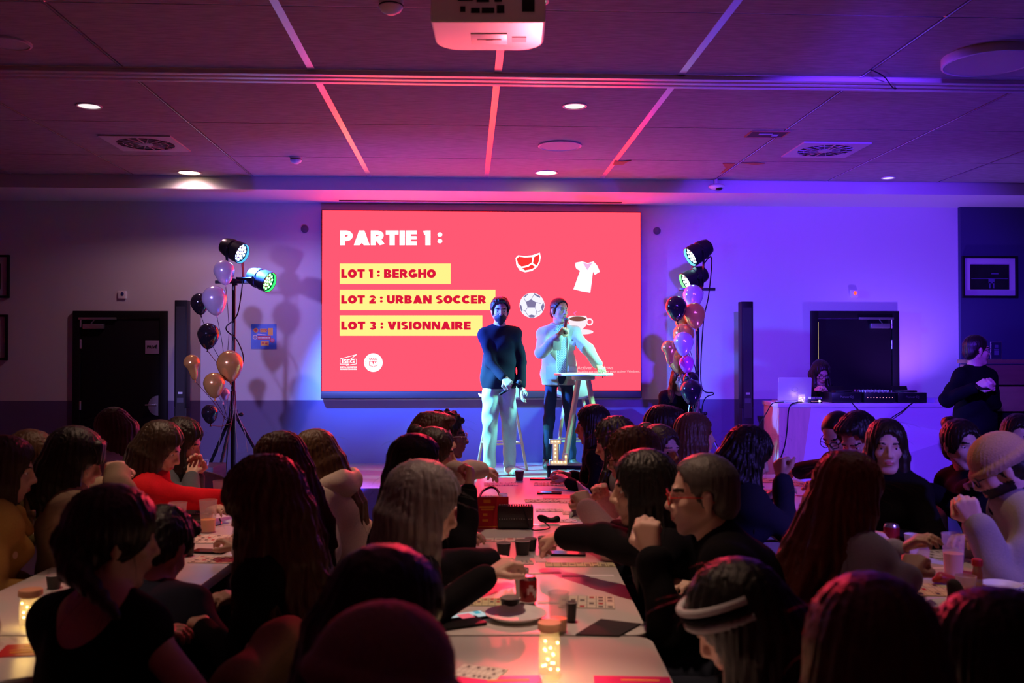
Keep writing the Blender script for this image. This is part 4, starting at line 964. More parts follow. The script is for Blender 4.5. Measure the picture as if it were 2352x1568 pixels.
    pts = np.array(pts); lo, hi = pts.min(0) - .09, pts.max(0) + .09
    # ---- body
    v = Vox(lo, hi, h)
    def torso(v, t, k=.05, legs_=True):
        v.ell(P0 + u * tor * .70, (hw + bulk + t, .100 + bulk * .7 + t, .185 * s), BM, k); v.ell(P0 + u * tor * .36, (hw * .92 + bulk + t, .095 + bulk + t, .17 * s), BM, k)
        v.ell(P0 + np.array([0, 0, .02]), (hw * (.94 if male and stand else 1.10) + bulk + t, .105 + bulk + t, .115), None, k)
        v.cap(S[-1], S[1], .050 + t, None, k); v.cap(P2 + u * .03, S[-1], .040 + t * .8, .050 + t, k); v.cap(P2 + u * .03, S[1], .040 + t * .8, .050 + t, k)
        if not male: 
            for sg in (-1, 1): v.ell(P0 + u * tor * .66 + BM @ np.array([sg * .065, .085 + t, 0]), (.058, .05, .058), BM, .04)
    torso(v, -.006)
    v.cap(P2 + u * .01, hd(0, -.02, -.06), (.058 if male else .047) * s, (.054 if male else .044) * s, .035)
    for sg in (-1, 1):
        v.cap(S[sg], E[sg], .042 * s, .036 * s, .03); v.cap(E[sg], W[sg], .036 * s, .0255 * s, .02)
        for ch, rs in HS[sg]: v.chain(ch, rs, .006 if len(ch) > 2 else .010)
        v.cap(P0 + np.array([sg * (hx - (.012 if stand and male else 0)), 0, -.02]), K[sg], (.060 if stand and male else .074) * s, .054 * s, .03); v.cap(K[sg], A_[sg], .052 * s, .036 * s, .02)
        v.cap(A_[sg] + np.array([0, -.02, -.045]), A_[sg] + np.array([0, .12, -.055]), .034, .028, .02)
    # head
    E_ = lambda c, r, k=.012, cut=False: v.ell(hd(*c), np.array(r) * hs, HM, k * hs, cut)
    E_((0, -.012, .037), (.073, .092, .082), .02); E_((0, .034, -.030), (.050 if not male else .054, .055, .080), .025); E_((0, .066, -.098), (.020 if not male else .026, .018, .016), .022)
    for sg in (-1, 1):
        E_((sg * .038, .056, -.020), (.020, .020, .019), .018); E_((sg * .076, -.010, -.004), (.009, .018, .030), .006); E_((sg * .083, -.013, .006), (.006, .012, .018), .005)
        v.cap(hd(sg * (.053 if not male else .058), -.012, -.045), hd(sg * .022, .062, -.096), .014 * hs, .013 * hs, .02)
    v.cap(hd(-.032, .078, .027), hd(.032, .078, .027), .0115 * hs, .0115 * hs, .013)
    v.cap(hd(0, .087, .016), hd(0, .107, -.022), .0070 * hs, .0100 * hs, .010); E_((0, .105, -.026), (.0120, .012, .0095), .008)
    for sg in (-1, 1): E_((sg * .0115, .097, -.029), (.0080, .010, .0075), .006)
    E_((0, .083, -.052), (.025, .013, .022), .018)
    for sg in (-1, 1):
        E_((sg * .0315, .101, .0060), (.0172, .022, .0085), .005, True); E_((sg * .0315, .0650, .0150), (.0160, .0145, .0078), .004); E_((sg * .0315, .0650, -.0052), (.0150, .0138, .0060), .004)
    E_((0, .0945, -.0555), (.020, .0085, .0048), .004); E_((0, .0925, -.0655), (.017, .0085, .0056), .004); E_((0, .102, -.0605), (.018, .008, .0014), .003, True)
    P, Q = v.mesh()
    fc = P[Q].mean(1); L = ((fc - Hc) @ HM) / hs            # face centres in head axes
    mi = np.zeros(len(Q), int)
    lips = (np.abs(L[:, 0]) < .021) & (L[:, 1] > .078) & (L[:, 1] < .12) & (np.abs(L[:, 2] + .0605) < .0125 - .0095 * (np.abs(L[:, 0]) / .021) ** 2); mi[lips] = 1
    bx = np.abs(L[:, 0]); brow = (bx > .013) & (bx < .050) & (L[:, 1] > .05) & (L[:, 1] < .12) & (np.abs(L[:, 2] - (.0275 + .12 * np.minimum(bx - .013, .02) - .25 * np.maximum(bx - .036, 0))) < (.0032 if not male else .0044)); mi[brow] = 2
    if beard: bd = (L[:, 2] < -.038) & (L[:, 1] > -.01) & (L[:, 2] > -.125) & (np.abs(L[:, 0]) < .075) & ~lips & (L[:, 1] < .1); mi[bd] = 2
    bodym = [mat('skin_' + skin, SKINS[skin], .48, spec=.4, bump=.05, bscale=200), mat('lips_' + skin, tuple(c * f for c, f in zip(SKINS[skin], (.85, .45, .5))), .35), hairmat('brow_' + hcol, HAIRS[hcol if hcol not in ('white', 'grey') else 'brown'], .5)]
    link('body', mesh_np('body', P, Q, bodym, True, mi), me)
    if abs(hy) > 0 or True:
        for sg in (-1, 1):
            fw = Vector(HM @ np.array([0, 1, 0])); c = hd(sg * .0315, .0660, .0055)
            r = .0125 * hs; mb = MB(); mb.lathe([(r * math.sin(R_(180 - t)), r * math.cos(R_(180 - t))) if t not in (0, 180) else (.0001, r * math.cos(R_(180 - t))) for t in (0, 30, 60, 90, 115, 135, 148, 158, 166, 173, 180)], 14, c, fw, 0, [0] * 6 + [1, 1, 1, 1]); mb.build('eye', [m_eye, m_iris], me, smooth=True)
    # ---- clothing
    def arm_cover(v, t, cuff=sleeve, k=.03):
        for sg in (-1, 1):
            v.cap(S[sg], E[sg], .044 * s + t + bulk * .3, .037 * s + t, k); wc = E[sg] + (W[sg] - E[sg]) * cuff; v.cap(E[sg], wc, .037 * s + t, .029 * s + t * .9, .02)
    tl, th_ = lo - .03, hi + .05
    v = Vox((lo[0] - .03, lo[1] - .03, P0[2] - .20), (hi[0] + .03, hi[1] + .03, max(P2[2], *[q[2] for q in (*E.values(), *W.values())]) + .13), max(h, .008))
    torso(v, loose)
    if stand: v.ell(P0 + np.array([0, 0, -.02]), (hw * (1.0 if male else 1.1) + bulk + loose + .012, .112 + bulk + loose + .010, .21), None, .05); v.ell(P0 + u * tor * .3, (hw + bulk + loose * .8, .10 + bulk + loose * .8, .16), BM, .05)
    if not bare: arm_cover(v, loose)
    v.wrinkle(.0018 + loose * .17, 27, px * .7)
    if stand: sl = v.sub((-9, -9, -9), (9, 9, P0[2] - .11)); sl and v.F.__setitem__((slice(None), slice(None), slice(0, sl[0][2].stop)), np.maximum(v.F[:, :, :sl[0][2].stop], .004))
    neckc = P2 + u * .055
    v.cap(neckc - u * .025, neckc + u * .16, (.066 if male else .058) * s, .085 * s, .014, True)      # neck opening
    if shirt: v.ell(P0 + u * tor * .52 + BM @ np.array([shirt[1], .16, 0]), (shirt[2], .12, .50), BM, .012, True)
    if bare: v.ell(P2 + BM @ np.array([0, -.10, .06]), (.105, .12, .16), BM, .02, True); v.ell(P2 + BM @ np.array([0, .10, .06]), (.10, .10, .12), BM, .02, True)
    P, Q = v.mesh(); tm = cloth(*top) if not isinstance(top, bpy.types.Material) else top
    gm = link('top_garment', mesh_np('top_garment', P, Q, [tm]), me)
    topP = P
    if shirt:
        v = Vox((-.34, -.3, P0[2] - .18), (.34, .36, P2[2] + .14), .0085); torso(v, loose - .014); v.cap(P2, P2 + u * .16, .055, .075, .006, True); P, Q = v.mesh(); link('shirt', mesh_np('shirt', P, Q, [shirt[0]]), me)
        v = Vox(P2 - .2, P2 + .2, .007)
        for sg in (-1, 1): v.chain([P2 + BM @ np.array([sg * .01 - .0, -.065, .055]), P2 + BM @ np.array([sg * .070, -.01, .045]), P2 + BM @ np.array([sg * .060, .075, -.01]), P2 + BM @ np.array([sg * .035, .105, -.055])], [.020, .022, .022, .008], .01)
        P, Q = v.mesh(); link('shirt_collar', mesh_np('shirt_collar', P, Q, [shirt[0]]), me)
    if collar:
        kind, cm = collar; n = 40; mb = MB(); v = Vox(P2 - .2, P2 + .24, .0085)
        for i in range(24):
            a0, a1 = 2 * PI * i / 24, 2 * PI * (i + 1) / 24; R0 = .068 * s
            def cp(aa): return P2 + BM @ np.array([R0 * math.cos(aa), R0 * math.sin(aa) * .95 + .005, .035 + (.018 if kind != 'fluff' else .03) * -math.sin(aa)])
            v.cap(cp(a0), cp(a1), .014 if kind == 'crew' else (.024 if kind == 'roll' else .036), None, .01)
        if kind == 'fluff': v.wrinkle(.006, 120, 1)
        P, Q = v.mesh(); link('collar', mesh_np('collar', P, Q, [cm]), me)
    if hood:
        v = Vox(P2 - .3, P2 + .3, .0095); b0 = P2 + BM @ np.array([0, -.10, .0]); v.ell(b0, (.145, .075, .085), BM, .03); v.ell(b0 + BM @ np.array([.02, .01, .07]), (.10, .05, .08), BM, .03, True)
        for sg in (-1, 1): v.chain([b0 + BM @ np.array([sg * .12, .03, .02]), P2 + BM @ np.array([sg * .085, .06, .0]), P2 + BM @ np.array([sg * .03, .12, -.07])], [.045, .035, .022], .02)
        v.wrinkle(.005, 30, px); P, Q = v.mesh(); link('hood', mesh_np('hood', P, Q, [tm if hood is True else hood]), me)
    v = Vox((min(-.28, lo[0]), lo[1], .0), (max(.28, hi[0]), max(K[-1][1], .2) + .14, P0[2] + .16), max(h, .0085)); lt = .010 if not legs else legs
    v.ell(P0 + np.array([0, 0, .0]), (hw * (1.0 if male and stand else 1.10) + bulk + .004, .110 + bulk + .004, .12), None, .04)
    for sg in (-1, 1):
        v.cap(P0 + np.array([sg * (hx - (.012 if stand and male else 0)), 0, -.03]), K[sg], (.066 if stand and male else .080) * s + lt, .056 * s + lt, .025); v.cap(K[sg], A_[sg] + np.array([0, 0, .03]), .054 * s + lt, .040 * s + lt, .02)
    v.wrinkle(.0022 + lt * .08, 36, px); P, Q = v.mesh(); link('trousers', mesh_np('trousers', P, Q, [cloth(*pants)]), me)
    for sg in (-1, 1):
        mb = MB(); sh = (stand or {}).get('shoe', ('shoe_dark', (.02, .02, .022))); c = A_[sg]
        yw = stand.get('toe', (0, 0))[0 if sg < 0 else 1] if stand else 0; Mt = Euler((0, 0, R_(yw))).to_matrix()
        f = lambda x, y, z: Vector((c[0], c[1], 0)) + Mt @ Vector((x, y, z))
        q = Vox(np.array([c[0] - .14, c[1] - .14, -.02]), np.array([c[0] + .2, c[1] + .26, .2]), .0075)
        q.cap(f(0, -.035, .045), f(0, .13, .040), .043, .038, .02); q.cap(f(0, -.03, .05), f(0, -.01, .11), .042, .044, .02); q.cap(f(0, .04, .06), f(0, -.01, .10), .03, .03, .03)
        sl = q.sub((-9, -9, -9), (9, 9, .004)); q.F[:, :, :sl[0][2].stop] = .1
        P, Q = q.mesh(); link('shoe', mesh_np('shoe', P, Q, [mat(*sh, .55)]), me)
    # ---- hair
    build_hair(me, hair, hcol, hd, HM, Hc, hs, P2, u, BM, px, **hkw)
    if glasses:
        gm_ = glasses if isinstance(glasses, bpy.types.Material) else m_black
        mb = MB()
        for sg in (-1, 1):
            mb.tube([hd(sg * .033 + .024 * math.cos(t), .1045 - .006 * abs(math.cos(t)) * (1 if math.cos(t) * sg > 0 else 0), .004 + .020 * math.sin(t)) for t in np.linspace(0, 2 * PI, 25)], .0022 * hs, 6)
            mb.tube([hd(sg * .057, .100, .008), hd(sg * .074, .06, .010), hd(sg * .080, -.005, .006), hd(sg * .078, -.03, -.010)], .0022 * hs, 6)
        mb.tube([hd(-.010, .1045, .010), hd(0, .109, .013), hd(.010, .1045, .010)], .0022 * hs, 6); g = mb.build('glasses', gm_, me, smooth=True)
        mb = MB()
        for sg in (-1, 1): mb.lathe([(.0001, 0), (.023 * hs, 0), (.023 * hs, .001)], 20, hd(sg * .033, .1025, .004), HM @ np.array([0, 1, 0])); 
        mb.build('lenses', m_lens, g)
    if mask:
        v = Vox(Hc - .2, Hc + .2, .005); v.ell(hd(0, .040, -.058), np.array((.058, .062, .050)) * hs, HM, .01); v.ell(hd(0, .082, -.036), np.array((.020, .030, .022)) * hs, HM, .03); v.ell(hd(0, .064, -.098), np.array((.028, .026, .024)) * hs, HM, .02)
        v.ell(hd(0, -.06, -.04), np.array((.12, .09, .12)) * hs, HM, .01, True); P, Q = v.mesh(); mk = link('face_mask', mesh_np('face_mask', P, Q, [mask]), me)
        mb = MB()
        for sg in (-1, 1):
            for z in (-.028, -.075): mb.tube([hd(sg * .058, .045, z), hd(sg * .072, .01, (z - .02) * .6), hd(sg * .080, -.015, .0)], .0018, 5)
        mb.build('ear_loops', mask, mk)
    info = dict(obj=me, root=root, Rz=Rz, W=W, E=E, S=S, Hc=Hc, HM=HM, hd=hd, P2=P2, u=u, BM=BM, HS=HS, hs=hs, P0=P0, face=face, label=label, topP=topP)
    PEOPLE[label] = info
    return info

def build_hair(me, style, hcol, hd, HM, Hc, hs, P2, u, BM, seed, length=.36, fall=(0, -.03), wave=.0, side=(1, 1), vol=0., curl=0., n=22, fringe=0, cut=1., h=.0072, wild=90, cap_r=0.):
    r_ = np.random.default_rng(abs(int(seed))); m = hairmat('hair_' + hcol, HAIRS[hcol])
    if style == 'none': return
    if style == 'beanie':
        v = Vox(Hc - .24, Hc + .26, .006); e = lambda c, r, k=.015, cut=False: v.ell(hd(*c), np.array(r) * hs, HM, k * hs, cut)
        e((0, -.018, .046), (.092, .112, .096), .01); e((0, .02, -.165), (.25, .25, .185), .01, True)
        for i in range(28):
            a0, a1 = 2 * PI * i / 28, 2 * PI * (i + 1) / 28; c_ = lambda a: hd(.089 * math.cos(a), -.014 + .108 * math.sin(a), .030 - .010 * math.sin(a)); v.cap(c_(a0), c_(a1), .017, None, .012)
        X, Y = v.ax[0][:, None, None] - Hc[0], v.ax[1][None, :, None] - Hc[1]; v.F += (.0012 * np.sin(44 * np.arctan2(X, Y + 1e-6) + 0 * v.ax[2][None, None, :])).astype(np.float32)
        P, Q = v.mesh(); link('knit_hat', mesh_np('knit_hat', P, Q, [mat('knit_%d' % seed, vol, .9, bump=.5, bscale=160, var=.25, sheen=.2)]), me)
        vol = 0.; style = 'crop'
    lo, hi = Hc - np.array([.26, .30, length + .24 if style in ('long', 'bob', 'pony') else .24]) , Hc + np.array([.26, .26, .24])
    v = Vox(lo, hi, h)
    e = lambda c, r, k=.015, cut=False: v.ell(hd(*c), np.array(r) * hs, HM, k * hs, cut)
    t = {'buzz': .004, 'short': .014, 'crop': .010}.get(style, .017) + vol + cap_r
    e((0, -.014, .040), (.075 + t, .095 + t, .084 + t), .01)
    if style in ('buzz', 'short', 'crop', 'curly', 'bald'):
        e((0, -.062, -.02), (.064 + t * .6, .048 + t * .5, .062), .02)
        e((0, .138, -.026), (.11, .145, .130), .012, True)                     # face and temples free
        for sg in (-1, 1): e((sg * .105, .02, -.06), (.045, .06, .075), .01, True); e((sg * .082, -.006, -.006), (.02, .024, .036), .006, True)
        if style == 'short': e((.01, .055, .108), (.06, .05, .026), .02); e((0, -.02, .118), (.06, .07, .02), .02)
        if style == 'bald': e((0, .06, .14), (.085, .12, .08), .01, True)
        if style == 'curly': 
            for _ in range(60):
                d = r_.normal(size=3); d /= np.linalg.norm(d)
                if d[2] < -.1 or (d[1] > .35 and d[2] < .45): continue
                e((d[0] * (.075 + t), -.014 + d[1] * (.09 + t), .04 + d[2] * (.085 + t)), (.016, .016, .016), .008)
    else:
        e((0, .130, -.025 if not fringe else -.034), (.077, .098, .118 if not fringe else .068), .010, True)
        if fringe:
            for i in range(7): x = -.05 + .1 * i / 6; v.cap(hd(x * .8, .075, .095), hd(x * 1.1, .104 - .25 * x * x / .05, .028), .016 * hs, .009 * hs, .008)
        if style in ('long', 'bob'):
            L = length; g = np.array([0, 0, -1.])
            for i in range(n):
                a = R_(-122 + 244 * i / (n - 1)); sa, ca = math.sin(a), math.cos(a)
                if (sa < -.3 and side[0] == 0 and ca < .3) or (sa > .3 and side[1] == 0 and ca < .3): 
                    continue
                b0 = hd(sa * (.070 + vol), -.014 - ca * .088, .035); b1 = hd(sa * (.082 + vol), -.018 - ca * .098, -.045)
                w = wave * np.array([r_.normal(), r_.normal(), 0]); ff = np.array([fall[0], fall[1], 0.])
                l = L * (1 - .22 * r_.random()); out = np.array([sa * .5, -ca * .5, 0]) @ np.eye(3)
                q1 = b1 + g * (l * .33) + ff * .30 + out * .02 + w * .4; q2 = b1 + g * (l * .68) + ff * .72 + out * .03 + w * .9; q3 = b1 + g * l + ff + out * .015 + w
                R0 = .024 + vol * .4
                v.chain([b0, b1, q1, q2, q3], [R0 * .9, R0, R0 * .95, R0 * .8, R0 * .30], .012)
            # fills the middle
            c1 = hd(0, -.05, -.03); ff = np.array([fall[0], fall[1], 0.])
            v.chain([hd(0, -.045, .0), hd(0, -.07, -.06), hd(0, -.07, -.06) + g * (L * .5) + ff * .6], [.07, .055, .03], .02)
            # keep the face free again
            e((0, .112, -.062), (.050, .060, .085), .010, True)
        if style in ('pony', 'bun'):
            e((0, -.062, -.03), (.062, .05, .06), .02)
            if style == 'pony':
                b = hd(0, -.115, .0); g = np.array([fall[0] * .5, -.02, -length * .4]); v.chain([hd(0, -.10, .02), b, b + g, b + g * 2 + np.array([fall[0], fall[1], -.03])], [.03, .03, .034, .012], .015)
            else: e((0, -.105, .10), (.045, .045, .04), .01)
    # strands
    X, Y, Z = v.ax[0][:, None, None] - Hc[0], v.ax[1][None, :, None] - Hc[1], v.ax[2][None, None, :] - Hc[2]
    amp = {'buzz': .0006, 'curly': .004, 'crop': .0018}.get(style, .0030)
    ang = np.arctan2(X, -Y + 1e-6); rr = np.sqrt(X * X + Y * Y)
    w = np.sin(30 * ang * (1 + 0 * Z) + 3.0 * np.sin(9 * Z + seed) + curl * 2.4 * np.sin(30 * Z + 5 * ang) + 2 * np.sin(18 * rr + 5 * ang))
    w = w + .6 * np.sin(47 * ang + 2 * np.sin(13 * Z) + curl * 3 * np.sin(24 * Z - 4 * ang))
    v.F += (amp * w * np.clip(rr / .05, .2, 1) * (1 + curl)).astype(np.float32)
    M_ = v.mesh()
    if M_ is None: return
    P, Q = M_
    # loose strands
    if style in ('long', 'bob', 'pony', 'curly') and wild:
        k = r_.choice(len(P), min(wild, len(P)), replace=False); VV, QQ = [P], [Q]; b = len(P); ctr = Hc + np.array([fall[0] * .3, -.02 + fall[1] * .3, -.06])
        for i in k:
            p = P[i]; o = unit(np.array([p[0] - ctr[0], p[1] - ctr[1], .15 * (p[2] - ctr[2])])); L = r_.uniform(.03, .09); g = np.array([0, 0, -1.])
            if p[2] > Hc[2] + .03: g = unit(np.array([o[0], o[1], -.6]))
            lx = (p - Hc) @ HM
            if lx[1] > .05 and -.12 < lx[2] < .05 and abs(lx[0]) < .06: continue
            t_ = np.array([r_.normal() * .01, r_.normal() * .01, 0]); pts_ = [p - o * .006, p + o * .006 + g * L * .35 + t_, p + o * .012 + g * L * .7 + t_ * 2 * (1 + curl), p + o * .010 + g * L + t_ * 2.5]
            sx_ = unit(np.cross(o, g)) * .0006; sy_ = o * .0006
            ring = [np.array([q + sx_ * f, q - sx_ * .5 * f + sy_ * .87 * f, q - sx_ * .5 * f - sy_ * .87 * f]) for q, f in zip(pts_, (1, 1, .8, .3))]
            VV.append(np.concatenate(ring)); qq = []
            for j in range(3):
                for c_ in range(3): qq.append((b + j * 3 + c_, b + j * 3 + (c_ + 1) % 3, b + j * 3 + 3 + (c_ + 1) % 3, b + j * 3 + 3 + c_))
            QQ.append(np.array(qq)); b += 12
        P, Q = np.concatenate(VV), np.concatenate(QQ)
    link('hair', mesh_np('hair', P, Q, [m]), me)
# ------------------------------------------------------------------ tables and chairs
m_top = mat('table_plastic', (.72, .69, .67), .27, bump=.05, bscale=260, var=.06)
m_leg = mat('grey_tube', (.16, .16, .18), .4, .6)
def table(r, d0, d1, w, label):
    L = d1 - d0; t = thing('folding_table', label, 'table', wp(r, (d0 + d1) / 2, 0), -TH, 'white folding tables in rows')
    mb = MB(); mb.prism(rrect(w, L - .012, .06), .042, None, (0, 0, ZT - .042)); mb.build('tabletop', m_top, t, bevel=.007)
    mb = MB()
    for x in (-1, 1): mb.box((x * (w / 2 - .05), 0, ZT - .055), (.025, L - .2, .026))
    mb.build('underframe', m_leg, t)
    for y in (-1, 1):
        for x in (-1, 1): MB().tube([(x * (w / 2 - .09), y * (L / 2 - .34), ZT - .06), (x * (w / 2 - .08), y * (L / 2 - .28), .35), (x * (w / 2 - .06), y * (L / 2 - .26), .012)], .014, 8).build('leg', m_leg, t, smooth=True)
        mb = MB(); mb.tube([(-(w / 2 - .08), y * (L / 2 - .28), .33), (w / 2 - .08, y * (L / 2 - .28), .33)], .011, 6); mb.build('crossbar', m_leg, t)
    return t
table(.09, 1.02, 2.92, .66, 'white folding table nearest the camera in the centre row')
table(.09, 2.92, 4.80, .66, 'white folding table with plate and soda can, second in the centre row')
table(.09, 4.80, 6.68, .66, 'white folding table nearest the stage in the centre row')
table(-1.50, 1.02, 2.92, .70, 'white folding table nearest the camera in the left row')
table(-1.50, 2.92, 4.80, .70, 'white folding table with lit jar, second in the left row')
table(-1.50, 4.80, 6.60, .70, 'white folding table nearest the stage in the left row')
table(1.62, 1.20, 3.05, .70, 'white folding table nearest the camera in the right row')
table(1.62, 3.05, 4.95, .70, 'white folding table with beer cups, second in the right row')
table(1.62, 4.95, 6.85, .70, 'white folding table nearest the stage in the right row')
table(-3.05, 4.90, 6.75, .70, 'white folding table farthest left, behind the bowed long-haired girl')
m_shell = mat('chair_shell', (.42, .43, .42), .45); m_chleg = mat('chair_leg', (.3, .3, .32), .3, .8)
def make_chair(label):
    t = thing('shell_chair', label, 'chair', (0, 0, 0), 0, 'shell chairs at the tables')
    prof_ = [(.20, .415), (.17, .43), (.05, .428), (-.10, .422), (-.19, .432), (-.225, .47), (-.245, .56), (-.262, .68), (-.275, .79), (-.278, .81)]
    V, F = [], []; K = 11
    for i, (y, z) in enumerate(prof_):
        w = .20 if i < 5 else (.20 - .01 * (i - 5)) if i < 8 else (.165 if i == 8 else .12)
        for k in range(K):
            q = -1 + 2 * k / (K - 1); bk = max(0, min(1, (i - 4) / 3))
            V.append((q * w, y + .055 * q * q * bk, z + .022 * q * q * (1 - bk) - (.03 * q * q if i >= 8 else 0)))
    for i in range(len(prof_) - 1):
        for k in range(K - 1): a = i * K + k; F.append((a, a + 1, a + K + 1, a + K))
    me = bpy.data.meshes.new('seat_shell'); me.from_pydata(V, [], F); me.materials.append(m_shell)
    bm = bmesh.new(); bm.from_mesh(me); bmesh.ops.recalc_face_normals(bm, faces=bm.faces[:]); bmesh.ops.solidify(bm, geom=bm.faces[:], thickness=.012)
    for f in bm.faces: f.smooth = True
    bm.to_mesh(me); bm.free(); link('seat_shell', me, t)
    for x in (-1, 1):
        for y in (-1, 1): MB().tube([(x * .13, y * .13 - .01, .425), (x * .20, y * .20 - .01, .0)], .011, 8).build('leg', m_chleg, t, smooth=True)
    mb = MB(); mb.tube([(-.13, .12, .415), (-.13, -.14, .415), (.13, -.14, .415), (.13, .12, .415), (-.13, .12, .415)], .009, 6); mb.build('seat_frame', m_chleg, t)
    return t
CH0 = [None]
def chair(loc, rz, label):
    if CH0[0] is None: CH0[0] = c = make_chair(label)
    else: c = copy_tree(CH0[0]); c['label'] = label
    c.location = loc; c.rotation_euler = (0, 0, rz); return c
def seated(label, seat_label, *a, **k):
    i = person(label, *a, **k); r = i['root']; chair((r.x, r.y, 0), i['obj'].rotation_euler[2], seat_label); return i

# ------------------------------------------------------------------ people on and by the stage
BLK = ('black', (.007, .006, .008)); NAVY = ('navy', (.016, .018, .035)); GREY = ('grey', (.16, .16, .17)); CREAM = ('cream', (.50, .43, .36)); JEAN = ('jeans', (.018, .03, .07))
DARK = ('charcoal', (.025, .024, .027)); WHITE = ('white', (.62, .60, .58))
check = mat('checked_shirt', (.22, .32, .50), .8)
nt = check.node_tree; tc = nt.nodes.new('ShaderNodeTexCoord'); ck_ = nt.nodes.new('ShaderNodeTexChecker'); ck_.inputs['Scale'].default_value = 110; ck_.inputs[1].default_value = (.50, .56, .66, 1); ck_.inputs[2].default_value = (.07, .12, .26, 1)
nt.links.new(tc.outputs['Object'], ck_.inputs[0]); nt.links.new(ck_.outputs[0], nt.nodes['Principled BSDF'].inputs['Base Color'])
i1 = person('man in dark sweater, pale trousers and black face mask on stage', 1149, 683, 9.6, 172, 176, 4, sex='m', skin='fair', hair='short', hcol='darkbrown', hkw=dict(vol=.006),
    top=NAVY, pants=('pale_satin', (.60, .60, .57), .42), legs=.022, loose=.016, stand=dict(z=ZST, hip=.965, feet=((-.11, .0), (.10, .07)), shoe=('shoe_white', (.70, .70, .68)), toe=(12, -8)),
    hrt=('px', 1158, 868, 9.36), hl=('px', 1197, 888, 9.56), nr=(.1, 1, .3), nl=(1, .2, 0), cr=1.0, cl=.35, h=.006, mask=mat('mask_black', (.015, .014, .016), .7), collar=('crew', cloth(*NAVY)), side=-1, lean=1)
i2 = person('man in pale jacket and checked shirt speaking into a microphone on stage', 1285, 683, 10.1, 168, 148, 2, sex='m', skin='tan', hair='crop', hcol='black', beard=False,
    top=('pale_jacket', (.36, .34, .31)), loose=.026, shirt=(check, -.005, .060), pants=JEAN, legs=.004, stand=dict(z=ZST, hip=.985, feet=((-.14, .02), (.13, .0)), shoe=('shoe_dark', (.02, .025, .022)), toe=(20, -15)),
    hrt=('px', 1284, 772, 9.80), hl=('px', 1380, 846, 9.72), nr=(-.3, .9, .2), nl=(0, .2, 1), cr=1.25, cl=.5, h=.006, lean=1, poleR=(.7, -.2, -.9), poleL=(-.9, -.3, -.2))
person('woman in glasses and black top bending behind the mixing desk', 1884, 827, 10.18, 178, 172, 28, sex='f', skin='light', hair='long', hcol='darkbrown', hkw=dict(length=.34, fall=(-.02, .03)), top=BLK, pants=BLK,
    stand=dict(hip=.93), hrt=('px', 1872, 897, 9.92), hl=('px', 1893, 898, 9.92), glasses=True, h=.006)
i4 = person('man in black suit and glasses standing at the right by the counter', 2243, 768, 8.4, 158, 85, 2, sex='m', skin='light', hair='crop', hcol='darkbrown', top=('black_suit', (.004, .004, .005)), pants=('black_suit', (.004, .004, .005)), loose=.022, legs=.018, bulk=.014,
    stand=dict(hip=.965), hrt=('px', 2240, 889, 8.10), hl=('px', 2279, 889, 8.12), nr=(.5, .6, .6), nl=(-.5, .6, .6), cr=.8, cl=.8, glasses=True, h=.0065, lean=0)
person('person in black hidden behind the right balloons', 1562, 842, 9.8, 180, 180, 5, sex='f', hair='long', hcol='auburn', hkw=dict(length=.2), top=BLK, pants=BLK, stand=dict(hip=.90), h=.008)
def on_front(i, x, dz, w, hgt, d, name, m):
    "a flat sewn-on piece on the front of a garment"
    P = i['topP']; z = i['P0'][2] + dz; q = P[(abs(P[:, 0] - x) < .03) & (abs(P[:, 2] - z) < .03)]; y = q[:, 1].max()
    q2 = P[(abs(P[:, 0] - x) < .03) & (abs(P[:, 2] - z - .04) < .025)]; q3 = P[(abs(P[:, 0] - x) < .03) & (abs(P[:, 2] - z + .04) < .025)]
    t = math.atan2(q2[:, 1].max() - q3[:, 1].max(), .08); qx = P[(abs(P[:, 0] - x * 1.5) < .03) & (abs(P[:, 2] - z) < .03)]; yaw = math.atan2(qx[:, 1].max() - y, abs(x) * .5) * (1 if x > 0 else -1)
    t = max(-.2, min(.2, t)); yaw = max(-.35, min(.35, yaw)); M = Euler((-t, 0, yaw)).to_matrix(); MB().prism(rrect(w, hgt, .012), d, M @ Matrix(((1, 0, 0), (0, 0, 1), (0, 1, 0))), Vector((x, y - .004, z))).build(name, m, i['obj'], bevel=.002)
jk = cloth('pale_jacket', (.36, .34, .31))
for sg in (-1, 1): on_front(i2, sg * .115, .03, .115, .14, .008, 'hip_pocket', jk); on_front(i2, sg * .105, .31, .085, .10, .007, 'chest_pocket', jk)
def mic(hand, tip, tail, label):
    a, b = Vector(tail), Vector(tip); t = thing('microphone', label, 'microphone', a); d = b - a
    MB().lathe([(.001, 0), (.011, .002), (.012, .02), (.014, .12), (.017, d.length - .05), (.018, d.length - .045)], 16, (0, 0, 0), d).build('handle', m_black, t, smooth=True)
    MB().ball(d * (1 - .022 / d.length), .026, 16).build('grille', mat('mic_mesh', (.05, .05, .06), .5, .5, bump=.6, bscale=600), t, smooth=True)
def grip(i, sg):
    ch = i['HS'][sg]; p = (ch[3][0][1] + ch[5][0][1] + ch[3][0][2] + ch[5][0][2]) / 4 if len(ch) > 5 else i['W'][sg]
    return i['root'] + i['Rz'] @ Vector(p)
g2 = grip(i2, 1); m2 = i2['root'] + i2['Rz'] @ Vector(i2['hd'](.004, .128, -.075)); ax_ = (m2 - g2).normalized(); mic(None, m2, g2 - ax_ * .09, 'black microphone held to the mouth of the man in the pale jacket')
g1 = grip(i1, 1); mic(None, g1 + wp(.10, -.02, .06), g1 - wp(.11, -.02, .075), 'black microphone held low by the man in the mask')
g4 = at_d(2260, 889, 8.05); t = thing('mobile_phone', 'dark phone in both hands of the man in the black suit', 'phone', g4, -TH); MB().box((0, 0, 0), (.13, .07, .009), Euler((.5, 0, 0)).to_matrix()).build('case', m_black, t, bevel=.003)

